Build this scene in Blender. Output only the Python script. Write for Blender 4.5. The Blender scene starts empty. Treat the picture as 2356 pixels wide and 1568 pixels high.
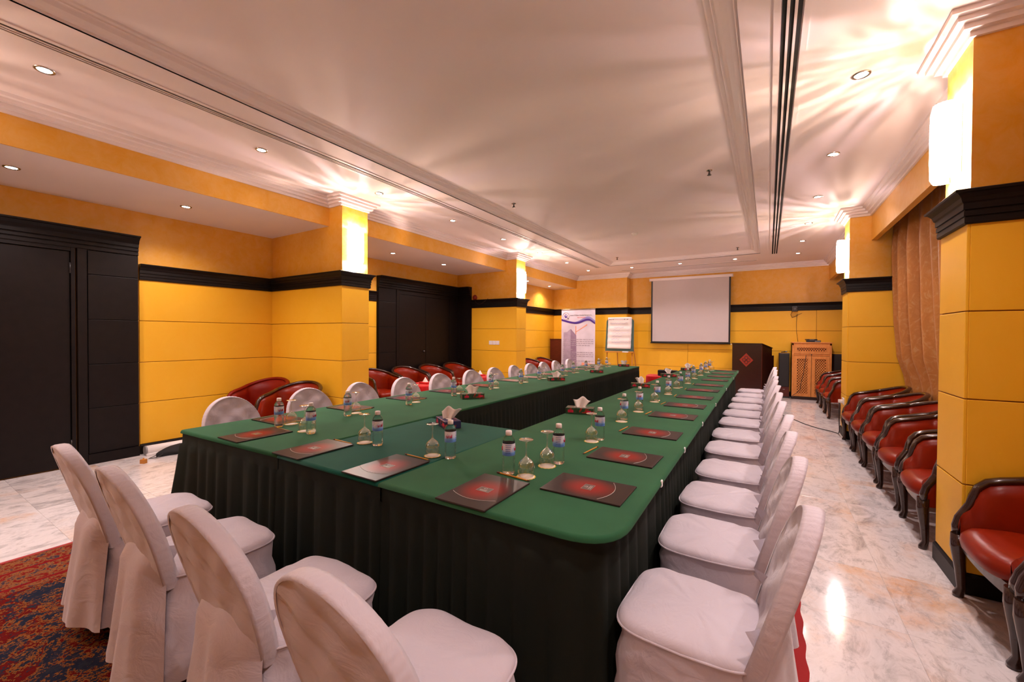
import bpy, bmesh, math, random
from mathutils import Vector, Matrix
random.seed(7)
PI = math.pi
sc = bpy.context.scene
COL = sc.collection

# ------------------------------------------------------------------ camera, exposure, world
def make_camera():
    yaw, pit, rol = (math.radians(a) for a in (31.7, -0.75, -0.32))
    cy, sy, cp, sp, cr, sr = math.cos(yaw), math.sin(yaw), math.cos(pit), math.sin(pit), math.cos(rol), math.sin(rol)
    A = Matrix(((cy, sy, 0), (0, 0, 1), (-sy, cy, 0)))
    B = Matrix(((1, 0, 0), (0, cp, -sp), (0, sp, cp)))
    C = Matrix(((cr, -sr, 0), (sr, cr, 0), (0, 0, 1)))
    M = C @ B @ A
    r, u, f = M[0], M[1], M[2]
    cd = bpy.data.cameras.new('camera'); cam = bpy.data.objects.new('camera', cd); COL.objects.link(cam)
    cd.sensor_fit = 'HORIZONTAL'; cd.sensor_width = 36; cd.lens = 955 / 2356 * 36
    cd.clip_start = 0.02; cd.clip_end = 100
    cam.matrix_world = Matrix(((r[0], u[0], -f[0], 0), (r[1], u[1], -f[1], 0), (r[2], u[2], -f[2], 1.4), (0, 0, 0, 1)))
    sc.camera = cam
make_camera()
w = bpy.data.worlds.new('room_world'); sc.world = w; w.use_nodes = True
w.node_tree.nodes['Background'].inputs[0].default_value = (.9, .8, .75, 1)
w.node_tree.nodes['Background'].inputs[1].default_value = 0.02
vs = sc.view_settings
vs.view_transform = 'Standard'; vs.look = 'None'; vs.gamma = 1; vs.use_curve_mapping = False
vs.exposure = 1.32
try:
    sc.cycles.diffuse_bounces = 4; sc.cycles.glossy_bounces = 3; sc.cycles.transmission_bounces = 6; sc.cycles.max_bounces = 8; sc.cycles.transparent_max_bounces = 16
    sc.cycles.sample_clamp_indirect = 6
    sc.cycles.caustics_reflective = False; sc.cycles.caustics_refractive = False
except Exception: pass
SPOT_W, NICHE_W, SCONCE_W, SCONCE_E = 37.0, 31.0, 42.0, 11.0
WARM = (1.0, .80, .785); SCW = (1.0, .85, .86)

# ------------------------------------------------------------------ materials
def new_mat(name):
    m = bpy.data.materials.new(name); m.use_nodes = True
    nt = m.node_tree; nt.nodes.clear()
    out = nt.nodes.new('ShaderNodeOutputMaterial'); b = nt.nodes.new('ShaderNodeBsdfPrincipled')
    nt.links.new(b.outputs[0], out.inputs[0])
    return m, nt, b
def N(nt, t, **k):
    n = nt.nodes.new(t)
    for a, v in k.items():
        if a.startswith('i_'):
            key = a[2:].replace('_', ' ')
            n.inputs[key].default_value = v
        else: setattr(n, a, v)
    return n
def coords(nt, scale=(1, 1, 1), kind='Object', loc=(0, 0, 0), rand=False):
    tc = N(nt, 'ShaderNodeTexCoord'); mp = N(nt, 'ShaderNodeMapping')
    mp.inputs['Scale'].default_value = scale; mp.inputs['Location'].default_value = loc
    nt.links.new(tc.outputs[kind], mp.inputs[0])
    if rand:
        oi = N(nt, 'ShaderNodeObjectInfo'); mu = N(nt, 'ShaderNodeVectorMath', operation='SCALE'); mu.inputs[0].default_value = (37, 23, 11)
        nt.links.new(oi.outputs['Random'], mu.inputs['Scale']); ad = N(nt, 'ShaderNodeVectorMath', operation='ADD')
        nt.links.new(mp.outputs[0], ad.inputs[0]); nt.links.new(mu.outputs[0], ad.inputs[1])
        return ad.outputs[0]
    return mp.outputs[0]
def noise(nt, vec, scale=5, detail=3, rough=.5, dist=0):
    n = N(nt, 'ShaderNodeTexNoise'); n.inputs['Scale'].default_value = scale; n.inputs['Detail'].default_value = detail
    n.inputs['Roughness'].default_value = rough; n.inputs['Distortion'].default_value = dist
    nt.links.new(vec, n.inputs['Vector']); return n.outputs['Fac']
def ramp(nt, fac, stops, interp='LINEAR'):
    r = N(nt, 'ShaderNodeValToRGB'); r.color_ramp.interpolation = interp
    e = r.color_ramp.elements
    while len(e) < len(stops): e.new(.5)
    for i, (p, c) in enumerate(stops): e[i].position = p; e[i].color = (*c, 1) if len(c) == 3 else c
    nt.links.new(fac, r.inputs[0]); return r.outputs[0]
def mix(nt, fac, a, b, mode='MIX'):
    m = N(nt, 'ShaderNodeMix', data_type='RGBA', blend_type=mode)
    for s, v in ((m.inputs[0], fac), (m.inputs[6], a), (m.inputs[7], b)):
        if hasattr(v, 'links') or hasattr(v, 'node'): nt.links.new(v, s)
        else: s.default_value = v if not isinstance(v, tuple) else ((*v, 1) if len(v) == 3 else v)
    return m.outputs[2]
def math_n(nt, op, a, b=None, c=None):
    m = N(nt, 'ShaderNodeMath', operation=op)
    for i, v in enumerate((a, b, c)):
        if v is None: continue
        if hasattr(v, 'node'): nt.links.new(v, m.inputs[i])
        else: m.inputs[i].default_value = v
    return m.outputs[0]
def bump(nt, b, h, strength=.3, dist=.01):
    n = N(nt, 'ShaderNodeBump'); n.inputs['Strength'].default_value = strength; n.inputs['Distance'].default_value = dist
    nt.links.new(h, n.inputs['Height']); nt.links.new(n.outputs[0], b.inputs['Normal'])
def simple(name, col, rough=.5, metal=0, spec=.5, nscale=None, namt=.12, bmp=0, coat=0):
    m, nt, b = new_mat(name)
    b.inputs['Roughness'].default_value = rough; b.inputs['Metallic'].default_value = metal
    b.inputs['Specular IOR Level'].default_value = spec; b.inputs['Coat Weight'].default_value = coat
    v = coords(nt); f = noise(nt, v, nscale or 8, 3)
    c0 = tuple(max(0, x * (1 - namt)) for x in col); c1 = tuple(min(1, x * (1 + namt)) for x in col)
    nt.links.new(ramp(nt, f, [(.3, c0), (.7, c1)]), b.inputs['Base Color'])
    if bmp: bump(nt, b, f, bmp)
    return m
def glow(name, col, strength):
    m = bpy.data.materials.new(name); m.use_nodes = True; nt = m.node_tree; nt.nodes.clear()
    out = nt.nodes.new('ShaderNodeOutputMaterial'); e = nt.nodes.new('ShaderNodeEmission')
    e.inputs[0].default_value = (*col, 1); e.inputs[1].default_value = strength
    nt.links.new(e.outputs[0], out.inputs[0]); return m

M = {}
def sponge(name, a, b_, rough, sc1, bm=.05):
    m, nt, b = new_mat(name); v = coords(nt, kind='Object')
    f = noise(nt, v, sc1, 6, .7, .6); f2 = noise(nt, v, 1.1, 2)
    c = ramp(nt, f, [(.35, a), (.68, b_)])
    c = mix(nt, math_n(nt, 'MULTIPLY', f2, .25), c, tuple(x * .8 for x in a))
    nt.links.new(c, b.inputs['Base Color']); b.inputs['Roughness'].default_value = rough
    b.inputs['Specular IOR Level'].default_value = .35
    bump(nt, b, noise(nt, v, 60, 3), bm, .004); return m
M['plaster'] = sponge('yellow_sponged_plaster', (.80, .39, .028), (.84, .47, .11), .42, 9)
M['panel'] = sponge('yellow_panel_paint', (.84, .45, .018), (.87, .49, .034), .45, 3, .02)
M['ceil'] = simple('ceiling_white_paint', (.86, .785, .80), .75, namt=.015, nscale=2)
M['mould'] = simple('moulding_white_paint', (.85, .78, .79), .6, namt=.015, nscale=2)
M['black'] = simple('black_stained_wood', (.0062, .0040, .0038), .45, namt=.25, nscale=14, spec=.22)
M['blackd'] = simple('black_slot_shadow', (.004, .004, .004), .9)
M['white'] = simple('white_plastic', (.8, .78, .77), .4, namt=.02)
M['chrome'] = simple('brushed_chrome', (.5, .48, .46), .25, metal=1)
M['steel'] = simple('dark_grey_metal', (.08, .075, .075), .4, metal=.8)
M['blackp'] = simple('black_plastic', (.012, .012, .014), .4)
M['groove'] = simple('brown_groove', (.26, .10, .02), .9)
M['grey'] = simple('grey_plastic', (.25, .25, .26), .45)

def marble():
    m, nt, b = new_mat('white_marble'); v = coords(nt, rand=True, scale=(1, 1, 1))
    w1 = noise(nt, v, 1.1, 6, .6, .8)
    vs_ = coords(nt, rand=True, scale=(1.6, .9, 1)); w2 = noise(nt, vs_, 3.2, 10, .72, 1.1)
    vein = ramp(nt, w2, [(.33, (.36, .345, .345)), (.43, (.58, .555, .555)), (.52, (.72, .69, .69)), (.62, (.66, .635, .63)), (.74, (.46, .445, .44))])
    rust = ramp(nt, w1, [(.52, (0, 0, 0)), (.68, (1, 1, 1))])
    c = mix(nt, math_n(nt, 'MULTIPLY', math_n(nt, 'MULTIPLY', rust, ramp(nt, noise(nt, v, 5, 5, .7), [(.35, (0, 0, 0)), (.65, (1, 1, 1))])), .95), vein, (.66, .38, .19))
    fine = noise(nt, coords(nt, rand=True, scale=(1.4, .8, 1)), 13, 8, .75, .6); c = mix(nt, math_n(nt, 'MULTIPLY', ramp(nt, fine, [(.52, (0, 0, 0)), (.66, (1, 1, 1))]), .62), c, (.33, .315, .32))
    nt.links.new(c, b.inputs['Base Color']); b.inputs['Roughness'].default_value = .09
    b.inputs['Specular IOR Level'].default_value = .5; return m
M['marble'] = marble()
M['grout'] = simple('grey_grout', (.66, .62, .60), .8)

def cloth(name, col, rough=.9, sheen=.3, fine=350, amt=.12, bs=.15):
    m, nt, b = new_mat(name); v = coords(nt)
    f = noise(nt, v, 3, 3); c0 = tuple(x * (1 - amt) for x in col); c1 = tuple(min(1, x * (1 + amt)) for x in col)
    nt.links.new(ramp(nt, f, [(.3, c0), (.7, c1)]), b.inputs['Base Color'])
    b.inputs['Roughness'].default_value = rough; b.inputs['Sheen Weight'].default_value = sheen
    b.inputs['Specular IOR Level'].default_value = .2
    bump(nt, b, noise(nt, v, fine, 2), bs, .002); return m
def wrinkled(name, col):
    m, nt, b = new_mat(name); v = coords(nt, rand=True); vv = coords(nt, scale=(4, 6, 5), rand=True)
    f = noise(nt, vv, 2.2, 4, .55, 1.5)
    nt.links.new(ramp(nt, noise(nt, v, 3, 2), [(.3, tuple(x * .95 for x in col)), (.7, col)]), b.inputs['Base Color'])
    b.inputs['Roughness'].default_value = .62; b.inputs['Sheen Weight'].default_value = .25; b.inputs['Specular IOR Level'].default_value = .3
    bump(nt, b, f, .22, .02); return m
M['cover'] = wrinkled('white_chair_cover', (.56, .51, .565))
M['coverband'] = wrinkled('white_chair_band', (.57, .515, .565))
M['green'] = cloth('green_felt', (.022, .10, .043), .95, .03)
M['teal'] = cloth('teal_green_felt', (.004, .078, .052), .95, .05)
M['skirt'] = cloth('dark_green_skirt', (.0095, .0135, .0095), .85, 0, 200)
M['redcloth'] = cloth('bright_red_cloth', (.52, .006, .008), .85, .2)
M['redrug'] = cloth('red_carpet_edge', (.30, .006, .008), .95, .3)

def carpet():
    m, nt, b = new_mat('persian_carpet'); v = coords(nt)
    vor = N(nt, 'ShaderNodeTexVoronoi'); vor.inputs['Scale'].default_value = 52; vor.inputs['Randomness'].default_value = .8
    nt.links.new(v, vor.inputs['Vector'])
    big = noise(nt, v, 4.2, 5, .72, 1.2); big2 = noise(nt, coords(nt, loc=(7, 3, 0)), 5.2, 5, .75, 1.5); spk = noise(nt, v, 55, 2, .6)
    comb = math_n(nt, 'ADD', big, math_n(nt, 'MULTIPLY', math_n(nt, 'SUBTRACT', spk, .5), .5))
    base = ramp(nt, comb, [(.0, (.006, .010, .022)), (.44, (.012, .014, .028)), (.455, (.17, .056, .011)), (.50, (.20, .075, .017)), (.515, (.09, .0018, .0016)), (.9, (.12, .003, .0025))], 'LINEAR')
    c2 = math_n(nt, 'ADD', big2, math_n(nt, 'MULTIPLY', math_n(nt, 'SUBTRACT', spk, .5), .7))
    base = mix(nt, ramp(nt, c2, [(.58, (0, 0, 0)), (.61, (1, 1, 1))]), base, (.015, .018, .03))
    # border with dense small ornament, measured from the long sides
    sx = N(nt, 'ShaderNodeSeparateXYZ'); nt.links.new(v, sx.inputs[0])
    dist = math_n(nt, 'SUBTRACT', 2.04, math_n(nt, 'ABSOLUTE', sx.outputs[0]))
    bn = math_n(nt, 'ADD', noise(nt, v, 16, 4, .8, .6), math_n(nt, 'MULTIPLY', math_n(nt, 'SUBTRACT', spk, .5), .45))
    bord = ramp(nt, bn, [(.0, (.02, .02, .035)), (.42, (.04, .025, .035)), (.44, (.20, .075, .024)), (.53, (.17, .068, .022)), (.56, (.14, .005, .005)), (.9, (.17, .006, .006))], 'LINEAR')
    base = mix(nt, ramp(nt, dist, [(.0, (1, 1, 1)), (.50, (1, 1, 1)), (.505, (0, 0, 0))]), base, bord)
    st = math_n(nt, 'PINGPONG', math_n(nt, 'ADD', dist, .02), .115)
    base = mix(nt, math_n(nt, 'MULTIPLY', math_n(nt, 'LESS_THAN', st, .012), math_n(nt, 'LESS_THAN', dist, .52)), base, (.16, .004, .006))
    nt.links.new(base, b.inputs['Base Color']); b.inputs['Roughness'].default_value = .95
    b.inputs['Specular IOR Level'].default_value = .1; bump(nt, b, spk, .6, .006); return m
M['carpet'] = carpet()
def leather(name, col, rough=.34):
    m, nt, b = new_mat(name); v = coords(nt, rand=True)
    f = noise(nt, v, 6, 3); nt.links.new(ramp(nt, f, [(.3, tuple(x * .85 for x in col)), (.75, tuple(x * 1.12 for x in col))]), b.inputs['Base Color'])
    b.inputs['Roughness'].default_value = rough; b.inputs['Specular IOR Level'].default_value = .2
    bump(nt, b, noise(nt, v, 120, 3), .12, .002); return m
M['leather'] = leather('red_brown_leather', (.22, .014, .002), .30)
M['leatherd'] = leather('worn_red_leather', (.20, .008, .002), .42)
def wood(name, c0, c1, rough=.3, scale=(2, 2, 16), coat=0):
    m, nt, b = new_mat(name); v = coords(nt, scale=scale)
    f = noise(nt, v, 4, 6, .6, .8); nt.links.new(ramp(nt, f, [(.3, c0), (.7, c1)]), b.inputs['Base Color'])
    b.inputs['Roughness'].default_value = rough; b.inputs['Coat Weight'].default_value = coat; return m
M['rail'] = wood('dark_lacquered_wood', (.018, .006, .003), (.045, .016, .008), .2, coat=.4)
M['mahog'] = wood('dark_mahogany', (.012, .003, .002), (.030, .006, .004), .3)
M['mahogr'] = wood('red_mahogany', (.07, .008, .005), (.13, .014, .008), .4)
M['pine'] = wood('orange_carved_wood', (.62, .22, .04), (.74, .31, .08), .5, (6, 6, 2))
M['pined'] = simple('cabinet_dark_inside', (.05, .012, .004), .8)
M['easel'] = wood('honey_easel_wood', (.45, .17, .02), (.55, .22, .03), .45)
def curtain_mat():
    m, nt, b = new_mat('gold_damask_curtain'); v = coords(nt, scale=(1, 1, .8))
    d = noise(nt, v, 9, 3, .6, 2.5); f = noise(nt, coords(nt, scale=(5, 5, .6)), 4, 3)
    c = ramp(nt, d, [(.42, (.42, .15, .018)), (.56, (.46, .18, .03)), (.68, (.50, .26, .09))])
    c = mix(nt, math_n(nt, 'MULTIPLY', f, .45), c, (.34, .15, .045))
    nt.links.new(c, b.inputs['Base Color']); b.inputs['Roughness'].default_value = .5
    b.inputs['Sheen Weight'].default_value = .1; bump(nt, b, d, .25, .01); return m
M['curtain'] = curtain_mat()
def thin_glass(name, tint, gloss_rough=.03, edge=.35):
    m = bpy.data.materials.new(name); m.use_nodes = True; nt = m.node_tree; nt.nodes.clear()
    out = N(nt, 'ShaderNodeOutputMaterial'); tr = N(nt, 'ShaderNodeBsdfTransparent'); gl = N(nt, 'ShaderNodeBsdfGlossy')
    tr.inputs[0].default_value = (*tint, 1); gl.inputs['Roughness'].default_value = gloss_rough; gl.inputs[0].default_value = (.95, .95, .95, 1)
    lw = N(nt, 'ShaderNodeLayerWeight'); lw.inputs[0].default_value = edge
    f = math_n(nt, 'MULTIPLY_ADD', math_n(nt, 'POWER', lw.outputs['Facing'], 1.6), .85, .11)
    v = coords(nt); bp = N(nt, 'ShaderNodeBump'); bp.inputs['Strength'].default_value = .15; bp.inputs['Distance'].default_value = .004
    nt.links.new(noise(nt, v, 40, 2), bp.inputs['Height']); nt.links.new(bp.outputs[0], gl.inputs['Normal'])
    mx = N(nt, 'ShaderNodeMixShader'); nt.links.new(f, mx.inputs[0]); nt.links.new(tr.outputs[0], mx.inputs[1]); nt.links.new(gl.outputs[0], mx.inputs[2])
    nt.links.new(mx.outputs[0], out.inputs[0]); return m
M['glass'] = thin_glass('clear_wine_glass', (.985, .98, .97), .015, .5)
def water_plastic():
    m = bpy.data.materials.new('water_filled_plastic'); m.use_nodes = True; nt = m.node_tree; nt.nodes.clear()
    out = N(nt, 'ShaderNodeOutputMaterial'); tr = N(nt, 'ShaderNodeBsdfTransparent'); gl = N(nt, 'ShaderNodeBsdfGlass')
    tr.inputs[0].default_value = (.97, .975, .98, 1); gl.inputs['IOR'].default_value = 1.33; gl.inputs['Roughness'].default_value = .0
    v = coords(nt); bp = N(nt, 'ShaderNodeBump'); bp.inputs['Strength'].default_value = .25; bp.inputs['Distance'].default_value = .004
    nt.links.new(noise(nt, v, 70, 2), bp.inputs['Height']); nt.links.new(bp.outputs[0], gl.inputs['Normal'])
    mx = N(nt, 'ShaderNodeMixShader'); mx.inputs[0].default_value = .72; nt.links.new(tr.outputs[0], mx.inputs[1]); nt.links.new(gl.outputs[0], mx.inputs[2]); nt.links.new(mx.outputs[0], out.inputs[0]); return m
M['pet'] = water_plastic()
M['cap'] = simple('white_bottle_cap', (.82, .76, .75), .45, namt=.02)
def label_mat():
    m, nt, b = new_mat('blue_white_bottle_label'); tc = N(nt, 'ShaderNodeTexCoord'); sx = N(nt, 'ShaderNodeSeparateXYZ'); nt.links.new(tc.outputs['Object'], sx.inputs[0])
    z = math_n(nt, 'MULTIPLY', math_n(nt, 'SUBTRACT', sx.outputs[2], .088), 1 / .056)
    n_ = noise(nt, coords(nt), 30, 2); zz = math_n(nt, 'ADD', z, math_n(nt, 'MULTIPLY', math_n(nt, 'SUBTRACT', n_, .5), .9))
    nt.links.new(ramp(nt, zz, [(.0, (.10, .22, .62)), (.30, (.16, .36, .78)), (.5, (.45, .55, .80)), (.72, (.65, .66, .74)), (.95, (.60, .62, .72))]), b.inputs['Base Color'])
    b.inputs['Roughness'].default_value = .35; return m
M['label'] = label_mat()
M['labelred'] = simple('red_label_script', (.62, .01, .06), .5)
M['labelnavy'] = simple('navy_label_print', (.05, .08, .28), .5)
M['coaster'] = simple('cream_paper_coaster', (.82, .72, .62), .9, namt=.03)
M['coastedge'] = simple('yellow_coaster_rim', (.70, .50, .06), .9)
def pad_mat(name, c_out, c_in, rough):
    m, nt, b = new_mat(name); tc = N(nt, 'ShaderNodeTexCoord'); mp = N(nt, 'ShaderNodeMapping')
    mp.inputs['Scale'].default_value = (7.6, 6.6, 0); nt.links.new(tc.outputs['Object'], mp.inputs[0])
    ln = N(nt, 'ShaderNodeVectorMath', operation='LENGTH'); nt.links.new(mp.outputs[0], ln.inputs[0])
    d = ln.outputs['Value']
    sx = N(nt, 'ShaderNodeSeparateXYZ'); nt.links.new(tc.outputs['Object'], sx.inputs[0])
    # printed arc near the sitter's end: red glow only above it
    arc = math_n(nt, 'SUBTRACT', sx.outputs[1], math_n(nt, 'MULTIPLY_ADD', math_n(nt, 'POWER', math_n(nt, 'ABSOLUTE', sx.outputs[0]), 2), 3.0, -.108))
    f = math_n(nt, 'MULTIPLY', d, 1.0)
    c = ramp(nt, f, [(.0, c_in), (.35, tuple(c_in[i] * .7 + c_out[i] * .3 for i in range(3))), (.85, c_out)])
    c = mix(nt, math_n(nt, 'GREATER_THAN', arc, 0.0), c_out, c)
    nt.links.new(c, b.inputs['Base Color']); b.inputs['Roughness'].default_value = rough; b.inputs['Specular IOR Level'].default_value = .2
    return m
M['pad'] = pad_mat('dark_folder_red_glow', (.024, .015, .014), (.30, .004, .002), .36)
M['padpage'] = simple('folder_paper_edge', (.02, .015, .015), .7)
M['silver'] = simple('silver_print', (.48, .45, .44), .35, metal=.3)
M['gold'] = simple('gold_print', (.55, .33, .06), .4, metal=.4)
M['logobg'] = simple('grey_logo_plate', (.12, .085, .075), .4)
M['pencil'] = simple('yellow_pencil', (.50, .23, .015), .45)
M['pencildark'] = simple('dark_pencil_end', (.10, .012, .006), .5)
M['tissue'] = cloth('white_tissue', (.84, .77, .74), .9, .2, 60, .03, .2)
def tissue_box(name, c0, c1, c2):
    m, nt, b = new_mat(name); v = coords(nt); f = noise(nt, v, 22, 3, .6, .8)
    nt.links.new(ramp(nt, f, [(.40, c0), (.46, c1), (.58, c1), (.62, c2)], 'LINEAR'), b.inputs['Base Color']); b.inputs['Roughness'].default_value = .4; return m
M['tbox'] = tissue_box('green_red_tissue_carton', (.012, .035, .014), (.02, .07, .035), (.40, .012, .008))
M['tbox2'] = tissue_box('blue_red_tissue_carton', (.012, .015, .10), (.016, .022, .08), (.45, .03, .01))
M['screen'] = simple('matte_projection_screen', (.56, .50, .51), .8, namt=.01)
M['boardg'] = simple('green_easel_board', (.045, .105, .095), .6)
M['paper'] = simple('white_flip_paper', (.85, .80, .80), .8, namt=.02)
M['ink'] = simple('blue_marker_ink', (.22, .20, .48), .7)
M['banner'] = simple('lavender_banner_print', (.60, .56, .66), .6, namt=.12, nscale=2.5)
M['purple'] = simple('purple_swoosh', (.045, .008, .22), .5)
M['violet'] = simple('violet_swoosh', (.24, .22, .52), .5)
M['bldg'] = simple('tower_print', (.40, .33, .46), .6)
M['bldgd'] = simple('tower_print_shade', (.27, .19, .30), .6)
M['crane'] = simple('orange_crane_print', (.75, .30, .18), .6)
M['textdark'] = simple('dark_grey_lettering', (.10, .09, .10), .6)
M['textgrey'] = simple('faded_grey_lettering', (.36, .32, .40), .6)
M['textred'] = simple('red_lettering', (.75, .06, .10), .6)
M['redem'] = simple('red_diamond_emblem', (.28, .022, .008), .45)
M['redlamp'] = simple('red_enamel', (.25, .02, .01), .35)
M['wire'] = simple('brown_wire', (.05, .02, .012), .6)
M['disc'] = glow('downlight_lens_glow', (1, .90, .80), 40)
M['bag'] = cloth('black_nylon', (.012, .012, .013), .7, .1)

def sconce_mat():
    m, nt, b = new_mat('lit_fluted_glass'); v = coords(nt, scale=(1, 1, .02)); f = noise(nt, v, 60, 2)
    b.inputs['Base Color'].default_value = (.9, .87, .84, 1); b.inputs['Roughness'].default_value = .2
    b.inputs['Emission Color'].default_value = (1, .90, .80, 1)
    nt.links.new(math_n(nt, 'MULTIPLY_ADD', f, SCONCE_E * 1.2, SCONCE_E * .4), b.inputs['Emission Strength']); return m
M['sconce'] = sconce_mat()

# ------------------------------------------------------------------ mesh helpers
class MB:
    def __init__(s): s.v = []; s.f = []; s.sm = []; s.mi = []
    def add(s, vs, fs, smooth=False, mi=0):
        o = len(s.v); s.v += [tuple(p) for p in vs]
        for f in fs: s.f.append([i + o for i in f]); s.sm.append(smooth); s.mi.append(mi)
        return s
    def box(s, a, b, mi=0):
        x0, y0, z0 = a; x1, y1, z1 = b
        return s.add([(x0, y0, z0), (x1, y0, z0), (x1, y1, z0), (x0, y1, z0), (x0, y0, z1), (x1, y0, z1), (x1, y1, z1), (x0, y1, z1)],
                     [(3, 2, 1, 0), (4, 5, 6, 7), (0, 1, 5, 4), (1, 2, 6, 5), (2, 3, 7, 6), (3, 0, 4, 7)], mi=mi)
    def prism(s, poly, z0, z1, mi=0):
        n = len(poly); vs = [(x, y, z0) for x, y in poly] + [(x, y, z1) for x, y in poly]
        return s.add(vs, [tuple(range(n - 1, -1, -1)), tuple(range(n, 2 * n))] + [(i, (i + 1) % n, (i + 1) % n + n, i + n) for i in range(n)], mi=mi)
    def grid(s, rows, smooth=True, closed=False, mi=0):
        n = len(rows[0]); vs = [p for r in rows for p in r]; fs = []
        for i in range(len(rows) - 1):
            for j in range(n if closed else n - 1):
                k = (j + 1) % n; fs.append((i * n + j, i * n + k, (i + 1) * n + k, (i + 1) * n + j))
        return s.add(vs, fs, smooth, mi)
    def lathe(s, prof, n=20, c=(0, 0, 0), smooth=True, mi=0):
        rows = [[(c[0] + r * math.cos(2 * PI * j / n), c[1] + r * math.sin(2 * PI * j / n), c[2] + z) for j in range(n)] for r, z in prof]
        return s.grid(rows, smooth, True, mi)
    def tube(s, pts, r, n=8, caps=True, flat=1.0, mi=0):
        pts = [Vector(p) for p in pts]; rows = []
        rr = r if isinstance(r, (list, tuple)) else [r] * len(pts)
        for i, p in enumerate(pts):
            t = (pts[min(i + 1, len(pts) - 1)] - pts[max(i - 1, 0)]).normalized()
            up = Vector((0, 0, 1)) if abs(t.z) < .95 else Vector((0, 1, 0))
            a = t.cross(up).normalized(); b = a.cross(t).normalized()
            rows.append([tuple(p + a * rr[i] * math.cos(2 * PI * j / n) + b * rr[i] * flat * math.sin(2 * PI * j / n)) for j in range(n)])
        s.grid(rows, True, True, mi)
        if caps:
            s.add(rows[0], [tuple(range(n))], mi=mi); s.add(rows[-1], [tuple(range(n - 1, -1, -1))], mi=mi)
        return s
    def mesh(s, name, mats=()):
        me = bpy.data.meshes.new(name); me.from_pydata(s.v, [], s.f)
        me.polygons.foreach_set('use_smooth', s.sm); me.polygons.foreach_set('material_index', s.mi)
        for m in mats: me.materials.append(m)
        bm = bmesh.new(); bm.from_mesh(me); bmesh.ops.remove_doubles(bm, verts=bm.verts, dist=1e-5); bmesh.ops.recalc_face_normals(bm, faces=bm.faces); bm.to_mesh(me); bm.free()
        return me
def link(name, data, parent=None, loc=(0, 0, 0), rot=(0, 0, 0)):
    o = bpy.data.objects.new(name, data); COL.objects.link(o)
    o.location = loc; o.rotation_euler = rot
    if parent: o.parent = parent
    return o
def ob(name, mb, mat, parent=None, loc=(0, 0, 0), rot=(0, 0, 0)):
    me = mb.mesh(name, mat if isinstance(mat, (list, tuple)) else [mat]) if isinstance(mb, MB) else mb
    return link(name, me, parent, loc, rot)
def tag(o, label=None, cat=None, group=None, kind=None):
    for k, v in (('label', label), ('category', cat), ('group', group), ('kind', kind)):
        if v: o[k] = v
    return o
def thing(name, label, cat, loc=(0, 0, 0), rz=0, group=None, kind=None):
    return tag(link(name, None, None, loc, (0, 0, rz)), label, cat, group, kind)
def struct(name, mb, mat, label=None): return tag(ob(name, mb, mat), label, kind='structure')
def bevel_box(a, b, r=.004, seg=2):
    bm = bmesh.new(); bmesh.ops.create_cube(bm, size=1)
    for v in bm.verts: v.co = Vector([a[i] + (b[i] - a[i]) * (v.co[i] + .5) for i in range(3)])
    bmesh.ops.bevel(bm, geom=list(bm.edges), offset=r, segments=seg, affect='EDGES', profile=.5)
    me = bpy.data.meshes.new('box'); bm.to_mesh(me); bm.free(); return me
def bb(name, a, b, mat, parent=None, r=.004, loc=(0, 0, 0), rot=(0, 0, 0), seg=2):
    me = bevel_box(a, b, r, seg); me.name = name; me.materials.append(mat); return link(name, me, parent, loc, rot)
def copy_tree(o, parent=None):
    c = o.copy(); COL.objects.link(c); c.parent = parent
    for ch in list(o.children): copy_tree(ch, c)
    return c
def sweep(path, prof, closed=False, mb=None, smooth=False):
    """profile (d, z) pushed along a plan path; d is measured to the right of the walking direction"""
    mb = mb or MB(); P = [Vector(p) for p in path]; n = len(P); rows = []
    for i in range(n):
        d0 = (P[i] - P[i - 1]).normalized() if (i or closed) else None
        d1 = (P[(i + 1) % n] - P[i]).normalized() if (i < n - 1 or closed) else None
        if d0 is None: d0 = d1
        if d1 is None: d1 = d0
        n0 = Vector((d0.y, -d0.x)); n1 = Vector((d1.y, -d1.x)); m = (n0 + n1); m = m / max(.2, m.dot(n0)) if m.length > 1e-6 else n0
        rows.append([(P[i].x + m.x * d, P[i].y + m.y * d, z) for d, z in prof])
    if closed: rows.append(rows[0])
    mb.grid(rows, smooth)
    if not closed:
        k = len(prof); mb.add(rows[0], [tuple(range(k))]); mb.add(rows[-1], [tuple(range(k - 1, -1, -1))])
    return mb
def text_mesh(s, size, mat, name, parent, loc, rot, ext=.0006, align='LEFT', sx=1.0):
    cu = bpy.data.curves.new(name, 'FONT'); cu.body = s; cu.size = size; cu.extrude = ext; cu.align_x = align; cu.resolution_u = 2
    t = bpy.data.objects.new('tmp_text', cu); COL.objects.link(t)
    dg = bpy.context.evaluated_depsgraph_get(); me = bpy.data.meshes.new_from_object(t.evaluated_get(dg)); me.name = name
    bpy.data.objects.remove(t); bpy.data.curves.remove(cu)
    if sx != 1: me.transform(Matrix.Diagonal((sx, 1, 1, 1)))
    me.materials.clear(); me.materials.append(mat); return link(name, me, parent, loc, rot)
ORD = ['nearest', 'second', 'third', 'fourth', 'fifth', 'sixth', 'seventh', 'eighth', 'ninth', 'tenth', 'eleventh', 'twelfth']
def ordn(i, n): return 'farthest' if i == n - 1 else (ORD[0] if i == 0 else ORD[i] + ' nearest')

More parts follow.
